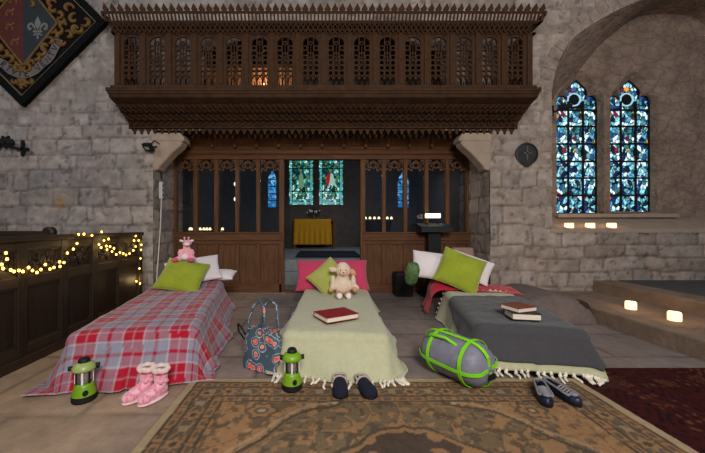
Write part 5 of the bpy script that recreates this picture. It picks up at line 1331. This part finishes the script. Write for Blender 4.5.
for s in (-1, 1):
    pts = [(-0.10, s*0.05, 0.33), (-0.085, s*0.055, 0.44), (-0.06, s*0.05+0.02, 0.56), (0.0, s*0.04+0.03, 0.615), (0.06, s*0.05+0.02, 0.56), (0.085, s*0.055, 0.44), (0.10, s*0.05, 0.33)]
    pts = [(x+s*0.03, y, z) for x, y, z in pts]; pts = [tuple(Vector(p)) for p in pts]
    h = MB(); q = []
    for i in range(len(pts)-1):
        for k in range(5): q.append(tuple(Vector(pts[i]).lerp(Vector(pts[i+1]), k/5)))
    q.append(pts[-1]); h.tube(q, 0.011, 6); h.build('handle', M_bag, tb, smooth=True)
MB().tube([(-0.19, -0.02, 0.28), (-0.24, -0.02, 0.34), (-0.30, 0.0, 0.36), (-0.31, 0.02, 0.28), (-0.22, 0.02, 0.2)], 0.008).build('shoulder_strap', M_blackp, tb, smooth=True)

tb.scale = (0.95, 0.95, 0.93)
# ---------------------------------------------------------------- rolled sleeping bag in its sack
sb = thing('sleeping_bag', 'grey sleeping bag roll with lime green straps on the rug edge beside the right bed', 'sleeping bag', (1.07, 2.44, 0.018), D(30))
Rr, Ln = 0.166, 0.56; n = 48; m = 34
P = np.zeros((n+1, m, 3)); tt = np.linspace(-1, 1, m); aa = np.linspace(0, 2*PI, n+1); A_, T_ = np.meshgrid(aa, tt, indexing='ij')
prof = (1-np.abs(T_)**5)**0.5
wrk = 1+0.12*(vnoise(np.cos(A_)*1.5+3, T_*1.5+np.sin(A_)*1.5+3, 2.2, 81)-0.5)+0.14*np.abs(vnoise(np.cos(A_)*2+5, T_*4+np.sin(A_)*2+5, 2.5, 82)-0.5)
rr = Rr*prof*wrk
P = np.stack([rr*np.cos(A_), T_*Ln/2, Rr+rr*np.sin(A_)*0.97], -1)
MB().grid(P).build('sack', mat('grey_nylon', rgb(120, 120, 134), 0.5, 0.14, 8, 0.3, 30, spec=0.4), sb, smooth=True)
M_strap = mat('lime_webbing', rgb(128, 210, 24), 0.6, 0.06, 30, 0.2)
def strap_loop(name, pts, w, nrmfn):
    """flat webbing along a closed loop"""
    mb = MB(); n = len(pts); v = []
    for i in range(n):
        p = Vector(pts[i]); t = (Vector(pts[(i+1) % n])-Vector(pts[i-1])).normalized(); nn = nrmfn(p).normalized(); s = t.cross(nn).normalized()*w/2
        v += [p-s, p+s, p+s+nn*0.006, p-s+nn*0.006]
    f = []
    for i in range(n):
        j = (i+1) % n
        for k in range(4): f.append((i*4+k, i*4+(k+1) % 4, j*4+(k+1) % 4, j*4+k))
    mb.add(v, f); return mb.build(name, M_strap, sb)
ce = Vector((0, 0, Rr))
for ang in (PI/2+0.25, 0.2):
    u = Vector((math.cos(ang), 0, math.sin(ang))); pts = []
    for s in (1, -1):
        T2 = tt[1:-1] if s > 0 else tt[1:-1][::-1]
        for t in T2: pts.append(ce+u*s*(Rr*(1-abs(t)**5)**0.5*1.035+0.002)+Vector((0, t*(Ln/2+0.008), 0)))
    strap_loop('long_strap', pts, 0.026, lambda p: Vector((p.x*1.0, 0 if abs(p.y) < Ln/2*0.8 else (p.y-math.copysign(Ln*0.35, p.y))*2.0, (p.z-Rr))))
for y in (-0.15, 0.13):
    rad = Rr*(1-abs(y/(Ln/2))**5)**0.5*1.035+0.003
    strap_loop('round_strap', [ce+Vector((rad*math.cos(a), y, rad*math.sin(a)*0.98)) for a in np.linspace(0, 2*PI, 40)[:-1]], 0.026, lambda p: Vector((p.x, 0, p.z-Rr)))
MB().tube([(-0.10, 0.2, 0.27), (-0.13, 0.12, 0.32), (-0.12, 0.0, 0.325), (-0.10, -0.08, 0.29)], 0.012).build('carry_handle', M_strap, sb, smooth=True)
MB().box(-0.03, 0.03, -Ln/2-0.02, -Ln/2-0.004, 0.10, 0.14).build('buckle', M_blackp, sb, bevel=0.004)

# ---------------------------------------------------------------- candles
M_wax = emat('glowing_wax', rgb(255, 214, 168), 1.5)
def candle(px, Y, z, lab, w, h, grp, power):
    x = (px-320)/310*Y
    t = thing('block_candle', lab, 'candle', (x, Y, z), group=grp)
    MB().lathe([(0, 0), (w/2*0.96, 0), (w/2, 0.008), (w/2, h-0.012), (w/2*0.88, h), (w/2*0.6, h-0.012), (0, h-0.014)], cap=False, n=20).build('wax', M_wax, t, smooth=False)
    f = MB(); f.tube([(0, 0, h-0.016), (0, 0, h+0.008)], 0.002); f.build('wick', M_black, t)
    l = bpy.data.lights.new('candle_light', 'POINT'); l.energy = power; l.color = (1.0, 0.55, 0.22); l.shadow_soft_size = 0.03
    lo = bpy.data.objects.new('candle_light', l); COL.objects.link(lo); lo.parent = t; lo.location = (0, 0, h+0.05)
def sillz(Y): return 1.165+(Y-YW+0.03)/(YB+0.2-YW+0.03)*0.25
for px, w_ in ((569, 'leftmost'), (590, 'middle'), (611.5, 'rightmost')):
    Y = YW+0.06; z = sillz(Y-0.05)-0.002
    candle(px, Y, z, 'glowing block candle on the stone sill, %s of the three under the stained windows' % w_, 0.125, 0.082, 'candles on the window sill', 0.7)
candle(630.8, 3.87, 0.17, 'glowing block candle on the stone step, further of the two from the camera', 0.112, 0.092, 'candles on the steps', 0.9)
candle(674.5, 3.40, 0.17, 'glowing block candle on the stone step, nearer of the two to the camera', 0.112, 0.092, 'candles on the steps', 0.9)
